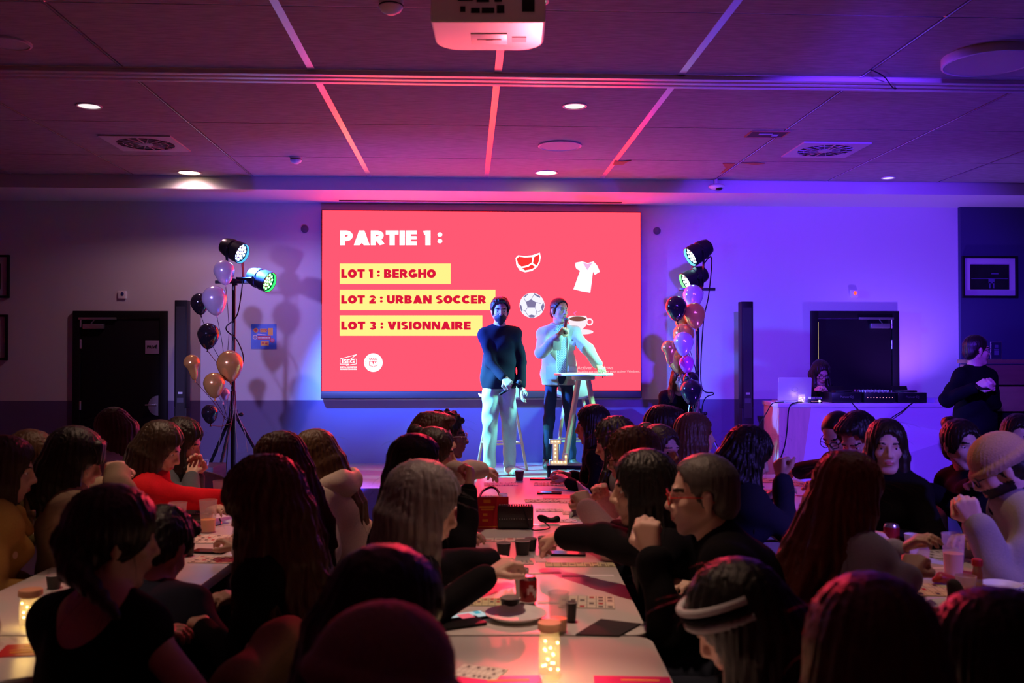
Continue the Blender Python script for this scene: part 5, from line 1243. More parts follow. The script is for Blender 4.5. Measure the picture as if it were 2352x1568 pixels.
# ------------------------------------------------------------------ the audience
B = dict
seated('girl in ochre jacket with long brown hair at the left frame edge', 'shell chair under the girl in the ochre jacket', 15, 1003, 3.8, 55, 65, 12, hair='long', hcol='brown', hkw=B(length=.34), top=('ochre', (.34, .19, .05)), hood=True, loose=.022, hl=(-.12, .20, .66), hrt=(.12, .22, .66))
seated('girl with brown hair bowing low behind the ochre jacket', 'shell chair behind the ochre jacket', 66, 990, 4.35, 80, 85, 35, hair='long', hcol='honey', hkw=B(length=.30, fall=(0, .04)), top=('olive', (.10, .08, .03)))
seated('woman with dark bob and fringe in an oatmeal sweater', 'shell chair under the woman in the oatmeal sweater', 172, 985, 4.0, 65, 78, 18, hair='bob', hcol='darkbrown', hkw=B(length=.17, fringe=1, vol=.006), top=('oatmeal', (.36, .26, .18)), loose=.024, collar=('crew', cloth('oatmeal', (.36, .26, .18))), hrt=('px', 268, 1085, 4.0), hl=('px', 240, 1110, 4.3))
seated('long-haired girl bowing far left in front of the door', 'shell chair in front of the left door', 262, 938, 5.9, -75, -80, 38, hair='long', hcol='auburn', hkw=B(length=.34, fall=(0, -.02)), top=('offwhite', (.45, .40, .38)))
seated('woman in bright red sweater reaching right across the left table', 'shell chair under the woman in red', 368, 968, 4.75, 80, 85, 26, hair='long', hcol='brown', hkw=B(length=.36, fall=(-.02, -.10), wave=.01), top=('red', (.62, .012, .02)), loose=.022, hrt=('px', 530, 1140, 5.0), hl=(-.1, .35, .80), poleR=(.2, -.2, -1))
seated('dark wavy-haired woman looking down beyond the red sweater', 'shell chair beyond the woman in red', 417, 960, 5.1, 88, 88, 22, hair='long', hcol='darkbrown', hkw=B(length=.34, fall=(0, .05), wave=.015, curl=.3), top=('slate', (.10, .11, .13)), hrt=('px', 440, 1092, 5.0), hl=('px', 452, 1092, 5.1), nr=(1, 0, .3), nl=(-1, 0, .3))
seated('woman with ponytail in a low-backed black top, back to camera', 'shell chair under the woman in the low-backed top', 262, 1120, 2.42, 20, 55, 8, hair='pony', hcol='darkbrown', hkw=B(length=.16, fall=(.10, 0), vol=.004), top=BLK, bare=True, hrt=(.22, .36, .80), hl=(-.15, .38, .80), h=.0065, side=-5)
seated('dark-haired boy in navy jacket leaning over the left table', 'shell chair under the boy in the navy jacket', 372, 1170, 3.05, 5, 15, 35, sex='m', hair='short', hcol='black', top=NAVY, loose=.022, s=.92)
seated('woman with big wavy dark hair in black, left table nearer side', 'shell chair under the big wavy-haired woman in black', 606, 1062, 2.95, -78, -82, 18, hair='long', hcol='auburn', hkw=B(length=.44, vol=.018, curl=.7, wave=.03, fall=(0, -.05), wild=260), top=BLK, collar=('fluff', cloth('taupe_fur', (.18, .13, .10))), h=.0068)
seated('woman with reddish wavy hair in a grey-white top', 'shell chair under the reddish wavy-haired woman', 640, 993, 4.1, -85, -88, 14, hair='long', hcol='auburn', hkw=B(length=.42, curl=.45, wave=.02, fall=(0, -.10), wild=200), top=('pale_grey', (.62, .62, .66)))
seated('woman with straight light brown hair in a cream hooded jacket', 'shell chair under the cream jacket', 722, 988, 4.55, -82, -85, 22, hair='long', hcol='honey', hkw=B(length=.36, fall=(0, -.13), n=20), top=('cream_satin', (.74, .64, .52), .40), hood=True, loose=.030)
# centre row, left side
seated('man with dark skin and glasses farthest along the centre table', 'shell chair farthest along the centre table', 1028, 947, 5.55, 82, 82, 2, sex='m', skin='dark', hair='curly', hcol='black', top=WHITE, glasses=m_chrome, collar=('crew', cloth(*WHITE)))
seated('person with rounded dark red hair next to the man with glasses', 'shell chair next to the man with glasses', 997, 950, 5.2, 85, 82, 4, sex='m', skin='light', hair='short', hcol='auburn', hkw=B(vol=.008), top=DARK)
seated('woman in cream sleeves stretching a hand over the centre table', 'shell chair under the woman in cream sleeves', 998, 982, 4.75, 85, 82, 6, hair='bun', hcol='brown', top=CREAM, loose=.018, hrt=('px', 1105, 1080, 4.70), hl=(-.1, .36, .80), nr=(0, .3, 1), poleR=(.9, -.3, .2))
seated('woman with very long straight black hair, left of centre table', 'shell chair under the straight black-haired woman', 958, 998, 4.0, 80, 80, 4, hair='long', hcol='black', hkw=B(length=.46, fall=(0, -.06)), top=BLK, hrt=('px', 1078, 1120, 4.05), hl=(-.12, .33, .80), poleR=(.5, .1, -1), cr=.9, nr=(.2, .9, .3))
seated('white-haired woman in black leaning over the centre table', 'shell chair under the white-haired woman', 972, 1068, 2.98, 72, 78, 16, hair='bob', hcol='white', hkw=B(length=.22, vol=.010, wave=.02, fall=(0, .01), wild=200), skin='fair', top=BLK, loose=.02, hrt=('px', 1120, 1322, 3.15), hl=('px', 1140, 1288, 3.5), nr=(0, 0, 1), cr=.7, poleR=(.05, -.7, -.4), h=.0065)
seated('dark-haired woman bowing in the left foreground, face hidden', 'shell chair under the bowing dark-haired woman', 882, 1262, 1.78, 45, 58, 24, hair='long', hcol='black', hkw=B(length=.42, fall=(-.06, -.05)), top=BLK, h=.0062)
seated('person in smooth taupe knit hat at the bottom of the frame', 'shell chair under the taupe knit hat', 892, 1396, 1.48, 42, 48, 12, hair='beanie', hcol='darkbrown', hkw=B(vol=(.24, .17, .15)), sex='m', top=DARK, h=.0062)
# centre row, right side
seated('woman with long straight black hair and gold earrings nearest the stage', 'shell chair nearest the stage on the right of the centre table', 1360, 930, 6.2, -82, -85, 8, hair='long', hcol='black', hkw=B(length=.50, fall=(0, .02), side=(1, 1)), skin='tan', top=BLK, hl=('px', 1305, 1105, 6.1), cl=.9)
seated('woman with dark curls in a grey top looking down at cards', 'shell chair under the dark-curled woman in grey', 1412, 958, 5.15, -78, -78, 18, hair='long', hcol='darkbrown', hkw=B(length=.34, curl=.6, wave=.03, fall=(0, .06)), skin='tan', top=GREY)
seated('woman with blond curls, glasses and fuzzy pink sweater', 'shell chair under the fuzzy pink sweater', 1452, 985, 4.3, -80, -76, 8, hair='bob', hcol='honey', hkw=B(length=.20, curl=.8, wave=.03, vol=.008, wild=200), top=('fuzzy_pink', (.62, .42, .44)), loose=.026, glasses=True, hl=('px', 1352, 1165, 4.15), hrt=('px', 1388, 1142, 4.45), nl=(0, .4, 1), nr=(0, .4, 1), cl=.9, cr=.9, collar=('fluff', cloth('fuzzy_pink', (.62, .42, .44))))
i_c4 = seated('woman with smooth black hair reaching into a black cup', 'shell chair under the woman reaching into the cup', 1476, 1035, 3.45, -80, -84, 6, hair='bob', hcol='black', hkw=B(length=.34, fall=(0, -.02), vol=.002), top=BLK, loose=.018, hl=('px', 1228, 1226, 3.85), hrt=('px', 1370, 1205, 4.2), s=1.05, tw=12, nl=(0, .5, 1), cl=.9, poleL=(-.4, -.3, .3), sleeve=.86)
seated('grey-haired balding man with red glasses in a black jacket', 'shell chair under the grey-haired man', 1612, 1040, 3.15, -82, -84, 4, sex='m', skin='fair', hair='crop', hcol='grey', hkw=B(cap_r=.0), glasses=mat('red_frame', (.55, .02, .02), .3), top=BLK, loose=.024, bulk=.02, hl=('px', 1498, 1275, 3.0), nl=(-.6, .3, .4), cl=1.0, poleL=(-.2, .1, -1), h=.0065, collar=('crew', cloth(*BLK)))
i_c6 = seated('dark-haired woman with striped headband bowing in the right foreground', 'shell chair under the woman with the headband', 1700, 1288, 2.1, -72, -68, 32, hr=-8, hair='long', hcol='black', hkw=B(length=.36, fall=(.02, -.03)), top=('patterned', (.05, .05, .07)), h=.006)
seated('dark round head of hair at the bottom right, facing the stage', 'shell chair under the dark round head at the bottom right', 2000, 1334, 1.52, -8, -6, 10, hair='long', hcol='auburn', hkw=B(length=.40, vol=.006), top=BLK, h=.0062)
seated('dark-haired person in black in the bottom right corner', 'shell chair in the bottom right corner', 2292, 1372, 1.66, -45, -50, 18, hair='long', hcol='black', hkw=B(length=.36, vol=.008), top=BLK, loose=.025, h=.0065)
# between centre and right rows
seated('person with swept-back dark hair in profile below the right balloons', 'shell chair below the right balloons', 1528, 935, 6.05, 85, 84, 2, sex='m', skin='light', hair='short', hcol='darkbrown', hkw=B(vol=.012), top=BLK)
seated('person with pulled-back brown hair, one eye showing between heads', 'shell chair under the person with one eye showing', 1518, 976, 4.85, 130, 142, 2, hair='bun', hcol='brown', skin='fair', top=DARK, h=.0065)
seated('woman with long honey-blond hair in profile facing right', 'shell chair under the honey-blond woman in profile', 1597, 948, 5.5, 85, 84, 0, hair='long', hcol='honey', hkw=B(length=.34, fall=(0, -.05)), skin='fair', top=('khaki', (.22, .18, .11)), h=.0062)
seated('woman with dark curls and raised fist at the right table', 'shell chair under the woman with the raised fist', 1718, 980, 4.4, 78, 82, 24, hair='long', hcol='black', hkw=B(length=.28, curl=.7, wave=.03, wild=200), top=NAVY, loose=.02, hrt=('px', 1795, 1100, 4.45), hl=('px', 1762, 1142, 4.6), nr=(.2, -.9, .2), cr=1.3, poleR=(.3, .1, -1))
seated('man with shaved head reaching down to the right table', 'shell chair under the man with the shaved head', 1925, 942, 5.65, -105, -128, 34, sex='m', skin='light', hair='buzz', hcol='black', top=NAVY, loose=.02, hl=('px', 1832, 1082, 5.55), hrt=(.1, .36, .80), nl=(0, .4, 1), cl=.8, glasses=True, poleL=(-.8, -.2, .2))
seated('young man with thick dark short hair looking down', 'shell chair under the thick-haired young man', 1972, 950, 5.1, -115, -128, 30, sex='m', skin='light', hair='short', hcol='black', hkw=B(vol=.006), top=BLK, h=.0062)
seated('woman with long dark hair turned to look towards the camera', 'shell chair under the woman looking towards the camera', 2036, 962, 4.5, -130, -166, 2, hair='long', hcol='darkbrown', hkw=B(length=.38, fall=(0, .04), vol=-.002), skin='fair', top=BLK, loose=.02, h=.0052)
seated('woman in black with tied hair leaning left by the desk end', 'shell chair under the woman leaning by the desk end', 2208, 964, 4.95, -115, 172, 4, hair='bun', hcol='darkbrown', skin='fair', top=BLK, loose=.02, side=8, h=.006, hl=('px', 2130, 1128, 4.7), hrt=('px', 2240, 1112, 4.6))
seated('bearded man in tan knit hat, glasses and cream jacket', 'shell chair under the man in the tan knit hat', 2296, 998, 3.9, -78, -76, 30, sex='m', skin='light', hair='beanie', hcol='darkbrown', hkw=B(vol=(.34, .20, .13)), beard=True, glasses=True, top=('cream_fleece', (.30, .26, .225)), loose=.030, hl=('px', 2243, 1205, 3.7), hrt=(.1, .34, .80), cl=1.1, nl=(-.5, .3, .5), poleL=(-.3, 0, -1), collar=('roll', cloth(*BLK)), h=.0065)
seated('dark-haired woman half cut off at the right frame edge', 'shell chair at the right frame edge', 2340, 952, 5.3, -120, -158, 4, hair='long', hcol='darkbrown', hkw=B(length=.3), skin='light', top=BLK)
seated('woman with long red hair down her back in a blue-grey top', 'shell chair under the long red-haired woman', 1950, 1043, 3.15, 62, 72, 14, hair='long', hcol='red', hkw=B(length=.50, fall=(-.04, -.20), wave=.02, curl=.2, wild=260, vol=.006), top=('blue_grey', (.34, .35, .48)), loose=.022, hrt=('px', 2082, 1325, 2.95), hl=('px', 2062, 1268, 3.3), cr=.9, nr=(0, .3, 1), h=.0068)
seated('red-haired woman at the bottom left corner, mostly out of frame', 'shell chair in the bottom left corner', -165, 1345, 1.5, 30, 30, 10, hair='long', hcol='red', hkw=B(length=.30, fall=(.20, .03), n=26), top=BLK, h=.0065)
for (x, y, d, a, l) in ((2152, 1176, 4.45, -80, 'empty shell chair right of the right table'), (482, 1088, 6.3, 150, 'pale shell chair by the left tripod')):
    p = at_d(x, y, d); chair((p.x, p.y, 0), -R_(a) - TH, l)
# headband, earrings, bracelets: worn things are parts of their wearer
hd = i_c6['hd']
for z, nm, mm in ((.066, 'headband', WHITE), (.085, 'headband_stripe', BLK), (.104, 'headband', WHITE)):
    mb = MB(); mb.tube([hd(.093 * math.cos(a), -.010 + .113 * math.sin(a) - (.1 * (z - .066)), z - .035 + .02 * math.sin(a)) for a in np.linspace(-.5, PI + .5, 30)], .0085, 8); mb.build(nm, cloth('band_pale', (.34, .33, .35)) if mm is WHITE else cloth(*mm), i_c6['obj'], smooth=True)
W = i_c4['W'][-1]; mb = MB(); f_ = frame(W - i_c4['E'][-1]); c0 = Vector(W) - f_.col[2] * .012
mb.tube([c0 + f_.col[0] * .031 * math.cos(a) + f_.col[1] * .031 * math.sin(a) for a in np.linspace(0, 2 * PI, 25)], .003, 6); mb.build('bracelet', mat('gold', (.8, .55, .2), .25, .9), i_c4['obj'], smooth=True)
# ------------------------------------------------------------------ things on the tables
def tp(x, y, dz=0.): p = at_z(x, y, ZT); return Vector((p.x, p.y, ZT + dz))
def loto_mat(name, base, n1=9, n2=3):
    m = bpy.data.materials.new(name); m.use_nodes = True; nt = m.node_tree; b = nt.nodes['Principled BSDF']; L = nt.links.new; N = nt.nodes.new
    b.inputs['Roughness'].default_value = .8; b.inputs['Specular IOR Level'].default_value = .2
    tc = N('ShaderNodeTexCoord'); sp_ = N('ShaderNodeSeparateXYZ'); L(tc.outputs['Generated'], sp_.inputs[0])
    def M(op, a, b_=None):
        k = N('ShaderNodeMath'); k.operation = op
        for i, q in enumerate((a, b_)):
            if q is None: continue
            if isinstance(q, (int, float)): k.inputs[i].default_value = q
            else: L(q, k.inputs[i])
        return k.outputs[0]
    u, v = M('MULTIPLY', sp_.outputs[0], n1), M('MULTIPLY', sp_.outputs[1], n2)
    fu, fv = M('FRACT', u), M('FRACT', v); cu, cv = M('FLOOR', u), M('FLOOR', v)
    line = M('MAXIMUM', M('GREATER_THAN', M('ABSOLUTE', M('SUBTRACT', fu, .5)), .455), M('GREATER_THAN', M('ABSOLUTE', M('SUBTRACT', fv, .5)), .46))
    cb = N('ShaderNodeCombineXYZ'); L(cu, cb.inputs[0]); L(cv, cb.inputs[1]); oi = N('ShaderNodeObjectInfo'); L(M('MULTIPLY', oi.outputs['Random'], 99), cb.inputs[2])
    wn = N('ShaderNodeTexWhiteNoise'); L(cb.outputs[0], wn.inputs[0])
    inside = M('MULTIPLY', M('LESS_THAN', M('ABSOLUTE', M('SUBTRACT', fu, .5)), .26), M('LESS_THAN', M('ABSOLUTE', M('SUBTRACT', fv, .5)), .26))
    mk = M('MULTIPLY', inside, M('GREATER_THAN', wn.outputs[0], .52)); rd = M('MULTIPLY', inside, M('GREATER_THAN', wn.outputs[0], .86))
    def mix(f, a, c):
        k = N('ShaderNodeMix'); k.data_type = 'RGBA'; L(f, k.inputs['Factor'])
        if isinstance(a, tuple): k.inputs['A'].default_value = (*a, 1)
        else: L(a, k.inputs['A'])
        k.inputs['B'].default_value = (*c, 1); return k.outputs['Result']
    c = mix(line, base, tuple(q * .45 for q in base)); c = mix(mk, c, (.12, .09, .10)); c = mix(rd, c, (.45, .03, .04)); L(c, b.inputs['Base Color']); return m
lm = [loto_mat('number_card_white', (.74, .72, .68)), loto_mat('number_card_yellow', (.70, .68, .40)), loto_mat('number_card_large', (.72, .66, .56), 6, 4)]
cards = []
def card(x, y, w, d, rot, k, label, dz=0.):
    p = tp(x, y, dz); mb = MB(); mb.box((0, 0, .0012), (w, d, .0024)); o = mb.build('number_card', lm[k]); o.location = p; o.rotation_euler = (0, 0, -TH + R_(rot)); tag(o, label, 'card', 'number cards on the tables'); return o
for a in ((1150, 1112, .22, .15, 3, 0, 'white number card at the far left end of the centre table'), (1268, 1112, .24, .15, -2, 0, 'white number card at the far right end of the centre table'), (1128, 1142, .15, .12, 0, 0, 'number card behind the red stand-up leaflet'),
          (1245, 1150, .20, .11, 2, 0, 'number card left of the pink-sweater hands'), (1315, 1152, .16, .11, -3, 0, 'number card under the pink-sweater hands'), (1262, 1172, .15, .09, 1, 0, 'upper number card right of the black handbag'), (1322, 1178, .14, .10, -1, 0, 'number card nearest the sweater cuff'), (1285, 1196, .18, .09, 0, 0, 'lower number card right of the black handbag'),
          (1135, 1240, .30, .09, 0, 2, 'long number card behind the row of black cups'), (1345, 1240, .20, .10, -4, 2, 'number card right of the hand in the cup'), (1332, 1297, .28, .075, 0, 1, 'yellowish number card in front of the phone'), (1196, 1292, .10, .07, 4, 2, 'short number card by the reaching fingers'),
          (1100, 1383, .20, .10, 0, 1, 'yellowish number card left of the black pot'), (1348, 1383, .19, .16, -5, 2, 'large number card right of the frosted beer cup'), (1100, 1545, .13, .10, -20, 0, 'white card lying in front at the near table'),
          (485, 1238, .18, .20, 2, 2, 'number card in front of the two left beer cups'), (500, 1285, .20, .14, -3, 2, 'number card in front of the left phone'), (255, 1400, .16, .20, 10, 2, 'number card by the lit jar on the left table'),
          (2110, 1275, .26, .15, 6, 0, 'number card between the right beer cups'), (2160, 1355, .26, .19, -6, 1, 'number card in front of the red snack'), (2300, 1345, .22, .18, 8, 0, 'number card by the red-capped bottle'), (2265, 1290, .16, .13, 5, 0, 'number card behind the red-capped bottle'),
          (1775, 1103, .30, .22, 4, 2, 'number card near the raised fist'), (1850, 1112, .26, .18, -4, 2, 'number card under the shaved man\'s hand'), (1760, 1128, .2, .14, 6, 0, 'number card at the elbow of the raised fist'), (233, 1090, .18, .14, 0, 0, 'white card beyond the woman in oatmeal')):
    cards.append(card(*a))
def cup(x, ybase, w, hgt, kind, label, d=None, fill=0.):
    "w and hgt in pixels at its depth"
    p = tp(x, ybase); D = p.x * ST + p.y * CT; r = w / 2 / FPX * D; H = hgt / FPX * D
    t = thing('cup', label, 'cup', p, 0)
    body = {'black': mat('cup_black', (.018, .016, .018), .5), 'white': mat('cup_white', (.72, .70, .70), .5), 'frost': mat('cup_frosted', (.80, .72, .76), .5, alpha=.22), 'clear': mat('cup_clear', (.80, .72, .74), .2, alpha=.5)}[kind]
    inn = mat('cup_inside', (.70, .68, .68), .6)
    MB().lathe([(.0005, .001), (r * .78, .001), (r, H - .003), (r * 1.04, H), (r * .98, H + .001), (r * .96, H - .004), (r * .75, .004), (.0005, .004)], 28, mi=0, mis=[0, 0, 0, 0 if kind != 'black' else 1, 0 if kind != 'black' else 1, 0 if kind != 'black' else 1, 0 if kind != 'black' else 1]).build('cup_wall', [body, inn], t, smooth=True)
    if fill: MB().lathe([(.0005, .0055), (r * .74, .0055), (r * (.74 + .21 * fill), H * fill), (.0005, H * fill + .0005)], 24).build('drink', mat('beer', (.92, .40, .03), .25), t, smooth=True)
    return t
for a in ((1193, 1103, 21, 22, 'black', 'black paper cup at the far end of the centre table'), (1157, 1276, 33, 30, 'black', 'black paper cup leftmost in the row of cups'), (1200, 1273, 36, 32, 'black', 'black paper cup second from the left in the row'), (1219, 1264, 28, 28, 'black', 'black paper cup tucked behind the second cup'), (1251, 1263, 31, 30, 'black', 'black paper cup with a hand dipping into it'),
          (1198, 1368, 34, 62, 'white', 'tall white paper cup behind the soda can'), (1172, 1398, 46, 26, 'black', 'black pot with pale rim behind the plate'), (1312, 1427, 26, 44, 'black', 'black paper cup right of the frosted beer cup'), (1156, 1156, 20, 22, 'white', 'white paper cup by the bag handle'), (432, 1276, 30, 30, 'black', 'black paper cup left of the phone on the left table'), (124, 1352, 34, 32, 'black', 'black paper cup above the lit jar on the left table'),
          (2095, 1270, 34, 44, 'white', 'white paper cup behind the smaller beer')): cup(*a)
cup(1283, 1450, 48, 90, 'frost', 'frosted plastic beer cup behind the centre jar', fill=.34)
cup(408, 1226, 40, 72, 'frost', 'frosted beer cup left of the pair on the left table', fill=.52); cup(478, 1222, 40, 74, 'frost', 'frosted beer cup right of the pair on the left table', fill=.40); cup(506, 1152, 34, 48, 'frost', 'frosted cup held by the woman in red', fill=.25)
cup(2190, 1322, 50, 96, 'frost', 'tall frosted beer cup on the right table', fill=.54); cup(2113, 1322, 44, 74, 'frost', 'smaller frosted beer cup on the right table', fill=.58); cup(2218, 1378, 46, 56, 'clear', 'clear plastic cup with dark dregs on the right table', fill=.12); cup(1727, 1112, 22, 40, 'frost', 'frosted beer cup by the raised-fist woman', fill=.5)
def plate(x, y, r, label):
    p = tp(x, y); o = MB().lathe([(.0005, .002), (r * .70, .002), (r * .78, .006), (r * .98, .018), (r, .0185), (r, .0205), (r * .97, .020), (r * .76, .0085), (r * .69, .0045), (.0005, .0045)], 48, (0, 0, 0)).build('paper_plate', mat('plate_white', (.88, .87, .90), .45), None, smooth=True); o.location = p; tag(o, label, 'plate')
plate(1185, 1420, .100, 'round white plate on the centre table'); plate(2192, 1402, .085, 'white plate with dark napkin on the right table'); plate(2300, 1352, .07, 'pale saucer at the right table edge')
# soda can
p = tp(1213, 1386); D = p.x * ST + p.y * CT; r = 20 / FPX * D; H = 64 / FPX * D; t = thing('soda_can', 'dark red soda can in front of the tall white cup', 'can', p, .6)
MB().lathe([(.0005, .002), (r * .72, .0), (r * .80, .003), (r, .012), (r, H * .88), (r * .82, H * .97), (r * .80, H), (r * .74, H - .002), (.0005, H - .004)], 30, mis=[1, 1, 1, 0, 1, 1, 1, 1]).build('can_body', [mat('can_red', (.28, .012, .02), .3, .3), mat('can_metal', (.6, .55, .58), .25, .9)], t, smooth=True)
mb = MB()
for k in range(7): a = -PI / 2 + .22 * (k - 3); mb.box((r * 1.005 * math.cos(a), r * 1.005 * math.sin(a), H * .5 + .012 * math.sin(k * 1.1)), (.007, .001, .022), Matrix.Rotation(a + PI / 2, 3, 'Z'))
mb.build('can_print', mat('can_white', (.7, .55, .58), .4), t)
MB().lathe([(.006, H - .001), (.009, H + .001), (.006, H + .002)], 12, (0, .006, 0)).build('pull_tab', mat('can_metal', (.6, .55, .58), .25, .9), t)
# jars
jar(0, tp(1262, 1556), 'glass jar of fairy lights with wooden lid on the near centre table', .029, .128, True, 15, .8)
jar(0, tp(70, 1440), 'glass jar of fairy lights with wooden lid on the left table', .033, .10, True, 13, .8)
# phones
def phone(x, y, rot, label, lit=False, w=.072, l=.15):
    t = thing('mobile_phone', label, 'phone', tp(x, y), -TH + R_(rot)); MB().prism(rrect(w, l, .010), .009, None, (0, 0, 0)).build('case', m_black, t, bevel=.002)
    if lit:
        o = MB().prism(rrect(w - .008, l - .010, .006), .0006, None, (0, 0, .0090)).build('screen', glow('phone_glow', (.55, .62, .62), .9), t)
        MB().box((.006, .0, .0100), (.05, .045, .0004)).build('picture', glow('phone_pink', (1, .16, .20), .8), o); MB().box((-.015, .05, .0100), (.03, .02, .0004)).build('picture', glow('phone_teal', (.1, .5, .6), .7), o)
    else: MB().prism(rrect(w - .006, l - .008, .007), .0004, None, (0, 0, .009)).build('screen', mat('phone_glass', (.03, .03, .035), .08), t)
phone(1068, 1420, -62, 'phone with brightly lit screen left of the plate', True); phone(1305, 1273, 85, 'dark phone lying in front of the row of cups'); phone(482, 1268, 80, 'dark phone lying on the left table'); phone(1262, 1133, 84, 'dark phone on the red leaflet in the far centre'); phone(1243, 1101, 86, 'dark phone at the far edge of the centre table')
mb = MB(); mb.prism(rrect(.10, .20, .012), .010); o = mb.build('phone_wallet', m_black, None, bevel=.003); o.location = tp(1040, 1436); o.rotation_euler = (0, 0, R_(-66)); tag(o, 'black wallet case left of the lit phone', 'wallet')
# red leaflet standing up, flyers lying down
redp = mat('leaflet_red', (.55, .015, .03), .4); orange = mat('leaflet_orange', (.80, .32, .03), .5); pink = mat('flyer_magenta', (.70, .02, .14), .3); wedge = mat('leaflet_edge', (.75, .70, .70), .5)
q = tp(1110, 1214); t = thing('standing_leaflet', 'red stand-up leaflet with orange print behind the black handbag', 'leaflet', q, -TH + R_(4)); Dq = q.x * ST + q.y * CT
wl_, hl_ = 118 / FPX * Dq, 72 / FPX * Dq; Mt = Euler((R_(-12), 0, 0)).to_matrix(); 
MB().box(Mt @ Vector((0, 0, hl_ / 2)), (wl_, .004, hl_), Mt).build('front_panel', redp, t); Mb = Euler((R_(14), 0, 0)).to_matrix(); MB().box(Vector((0, .07, 0)) + Mb @ Vector((0, 0, hl_ / 2)), (wl_, .003, hl_), Mb).build('back_panel', redp, t)
mb = MB(); mb.box(Mt @ Vector((-wl_ / 2, 0, hl_ / 2)), (.004, .005, hl_), Mt); mb.build('pale_edge', wedge, t)
mb = MB()
for x, z, w_, h_ in ((.02, .86, .035, .016), (.02, .68, .075, .010), (.02, .60, .06, .008), (.01, .44, .022, .012), (.01, .26, .028, .012), (0, .06, wl_ * .9, .004)): mb.box(Mt @ Vector((x, -.003, hl_ * z)), (w_, .001, h_), Mt)
mb.build('printed_lines', orange, t)
def flyer(x, y, w, d, rot, label, m, dz=0.):
    t = thing('flyer', label, 'flyer', tp(x, y, dz), -TH + R_(rot)); MB().box((0, 0, .001), (w, d, .002)).build('sheet', m, t)
    mb = MB(); mb.box((w * .1, d * .28, .0023), (w * .5, d * .08, .0004)); mb.box((0, 0, .0023), (w * .7, d * .05, .0004)); mb.box((-w * .1, -d * .2, .0023), (w * .4, d * .10, .0004)); mb.build('printed_shapes', orange, t)
flyer(1285, 1140, .20, .15, 0, 'red leaflet under the phone on the far centre table', redp, -.0005); flyer(1150, 1578, .22, .16, 4, 'magenta flyer left on the near centre table', pink); flyer(1455, 1575, .20, .14, -3, 'magenta flyer right on the near centre table', pink)
flyer(70, 1492, .16, .12, 12, 'red flyer at the left table joint', redp); flyer(2130, 1405, .15, .22, 12, 'red flyer beside the plate on the right table', redp, .0024); flyer(2090, 1475, .20, .24, 4, 'red flyer nearest the camera on the right table', redp); flyer(1870, 1138, .22, .04, 0, 'thin red leaflet edge on the far right table', redp)
def strip(x, y, w, d, rot, label):
    o = MB().box((0, 0, .0008), (w, d, .0016)).build('paper_strip', mat('paper', (.78, .76, .76), .7)); o.location = tp(x, y); o.rotation_euler = (0, 0, -TH + R_(rot)); tag(o, label, 'paper')
strip(1350, 1322, .20, .028, 0, 'narrow white paper strip with faint print'); strip(1240, 1283, .045, .13, 3, 'white paper strip lying lengthways by the cups'); strip(1250, 1316, .13, .025, 12, 'white paper strip right of the tall cup'); strip(2150, 1305, .14, .03, 4, 'white strip left of the tall beer on the right table'); strip(1265, 1384, .09, .03, 0, 'small white strip behind the frosted cup')
# napkins, food, bottles
mb = MB(); mb.prism([(-.10, -.075), (.03, -.10), (.125, .02), (.01, .085)], .006); o = mb.build('napkin', mat('napkin_black', (.03, .022, .026), .85), None, bevel=.002); o.location = tp(1385, 1442); o.rotation_euler = (0, 0, -TH + .1); tag(o, 'black folded napkin at the near end of the second centre table', 'napkin')
v = Vox((-.08, -.07, -.02), (.08, .07, .11), .005); v.ell((0, 0, .025), (.05, .04, .03)); v.ell((-.015, .01, .06), (.022, .02, .035), None, .02); v.wrinkle(.006, 60, 2); sl = v.sub((-9, -9, -9), (9, 9, .001)); v.F[:, :, :sl[0][2].stop] = .1
P, Q = v.mesh(); o = link('crumpled_napkin', mesh_np('crumpled_napkin', P, Q, [mat('napkin_black', (.03, .022, .026), .85)])); o.location = tp(2208, 1400, .0046); tag(o, 'dark crumpled napkin on the right plate', 'napkin')
v = Vox((-.08, -.05, -.02), (.08, .05, .06), .004); v.ell((0, 0, .018), (.050, .026, .022)); v.wrinkle(.003, 70, 1); sl = v.sub((-9, -9, -9), (9, 9, .001)); v.F[:, :, :sl[0][2].stop] = .1
P, Q = v.mesh(); o = link('snack', mesh_np('snack', P, Q, [mat('snack_red', (.45, .04, .03), .45)])); o.location = tp(2167, 1340, .0); o.rotation_euler = (0, 0, .3); tag(o, 'red wrapped snack in front of the tall beer', 'snack')
p = tp(2245, 1362); D = p.x * ST + p.y * CT; t = thing('sauce_bottle', 'small bottle with red cap and orange drink on the right table', 'bottle', p); r = .018
MB().lathe([(.0005, .001), (r, .002), (r, .075), (r * .8, .088), (r * .8, .098), (.0005, .0985)], 22).build('bottle_glass', mat('bottle_glass', (.45, .18, .05), .1, alpha=.7), t, smooth=True); MB().lathe([(r * 1.02, .0986), (r * 1.05, .118), (r * .9, .122), (.0005, .122)], 22).build('cap', mat('cap_red', (.55, .03, .04), .4), t, smooth=True)
p = tp(2055, 1230); t = thing('takeaway_box', 'open white takeaway box on the right table', 'box', p, -TH + .2); MB().box((0, 0, .02), (.13, .11, .04)).build('tray', mat('carton_white', (.74, .66, .66), .6), t, bevel=.003); Mt = Euler((R_(20), 0, 0)).to_matrix(); MB().box(Vector((0, .057, .042)) + Mt @ Vector((0, 0, .05)), (.13, .003, .10), Mt).build('lid', mat('carton_white', (.74, .66, .66), .6), t)
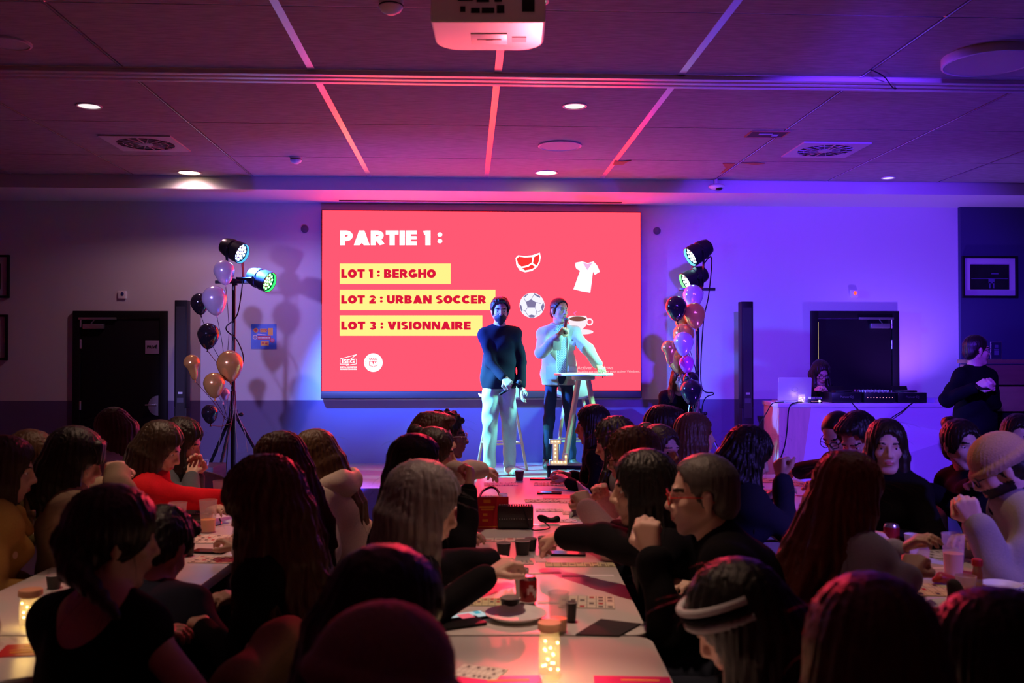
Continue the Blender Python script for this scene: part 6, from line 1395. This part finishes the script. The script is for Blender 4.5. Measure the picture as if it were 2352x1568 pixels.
p = tp(2048, 1262); t = thing('soda_can', 'blue-lit soda can beside the open takeaway box', 'can', p); MB().lathe([(.0005, .002), (.024, 0), (.033, .012), (.033, .10), (.027, .113), (.024, .113), (.0005, .109)], 26, mis=[1, 1, 0, 1, 1, 1]).build('can_body', [mat('can_red', (.28, .012, .02), .3, .3), mat('can_metal', (.6, .55, .58), .25, .9)], t, smooth=True); MB().lathe([(.006, .110), (.009, .112), (.006, .113)], 12, (0, .006, 0)).build('pull_tab', m_chrome, t)
# handbags
def bag(x, yb, w, hgt, label, studs):
    p = tp(x, yb); D = p.x * ST + p.y * CT; W_, H_ = w / FPX * D, hgt / FPX * D; t = thing('handbag', label, 'handbag', p, -TH)
    lt = mat('bag_leather', (.014, .012, .013), .28, bump=.3, bscale=90)
    MB().prism(rrect(W_, H_, .014), .065, FACE_CAM, (0, .065, H_ / 2)).build('bag_body', lt, t, bevel=.008)
    MB().prism(rrect(W_ * .98, H_ * .55, .012), .008, FACE_CAM, (0, -.001, H_ * .70)).build('flap', lt, t, bevel=.003)
    mb = MB(); n = 14
    for k in range(n): mb.ball((-W_ * .44 + W_ * .88 * k / (n - 1), .008, H_ + .002), .0045, 8)
    if studs:
        for k in range(n): mb.ball((-W_ * .44 + W_ * .88 * k / (n - 1), -.010, H_ * .45), .003, 6)
    mb.build('studs', m_chrome, t)
    cable('strap', [(W_ * .2, -.012, H_ * .95), (W_ * .3, -.025, H_ * .55), (W_ * .42, -.05, .1 * H_), (W_ * .7, -.06, .008), (W_ * .95, -.02, .012), (W_ * .8, .03, .03)], .004, lt, t)
bag(1184, 1215, 82, 54, 'black studded handbag standing on the centre table', True); bag(447, 1207, 66, 26, 'low black studded purse behind the left beer cups', True)
cable('bag_handle', [tp(1100, 1146, .005), tp(1108, 1140, .03), tp(1125, 1136, .045), tp(1140, 1138, .04), tp(1150, 1143, .006)], .008, m_black, None, 'thick black bag handle arching behind the red leaflet', 'handle')
v = Vox((-.08, -.05, -.01), (.08, .05, .06), .004); v.ell((-.03, 0, .022), (.035, .012, .02), M3((0, .5, 0)), .01); v.ell((.02, 0, .016), (.03, .02, .014)); v.ell((.04, 0, .026), (.012, .012, .014)); sl = v.sub((-9, -9, -9), (9, 9, .0)); v.F[:, :, :sl[0][2].stop] = .1
P, Q = v.mesh(); o = link('sunglasses_case', mesh_np('sunglasses_case', P, Q, [m_black])); o.location = tp(1262, 1202); tag(o, 'small black crumpled pouch right of the handbag', 'pouch')
# jacket hung over a chair in the left foreground
q = rdz(610, 1400, 2.45); v = Vox((-.24, -.16, -.75), (.24, .16, .12), .0085); v.chain([(-.15, 0, 0), (0, 0, .02), (.15, 0, 0)], [.05, .045, .05], .04); v.ell((0, 0, -.30), (.20, .055, .36), None, .05); v.cap((-.17, .01, -.02), (-.19, -.02, -.5), .05, .035, .02); v.cap((.17, .01, -.02), (.19, -.02, -.5), .05, .035, .02); v.wrinkle(.012, 22, 3)
P, Q = v.mesh(); o = link('draped_jacket', mesh_np('draped_jacket', P, Q, [cloth('tan_jacket', (.24, .15, .085))])); o.location = wp(q[0], 2.45, .84); o.rotation_euler = (0, 0, R_(80)); tag(o, 'tan jacket hung over a chair in the left foreground', 'jacket')
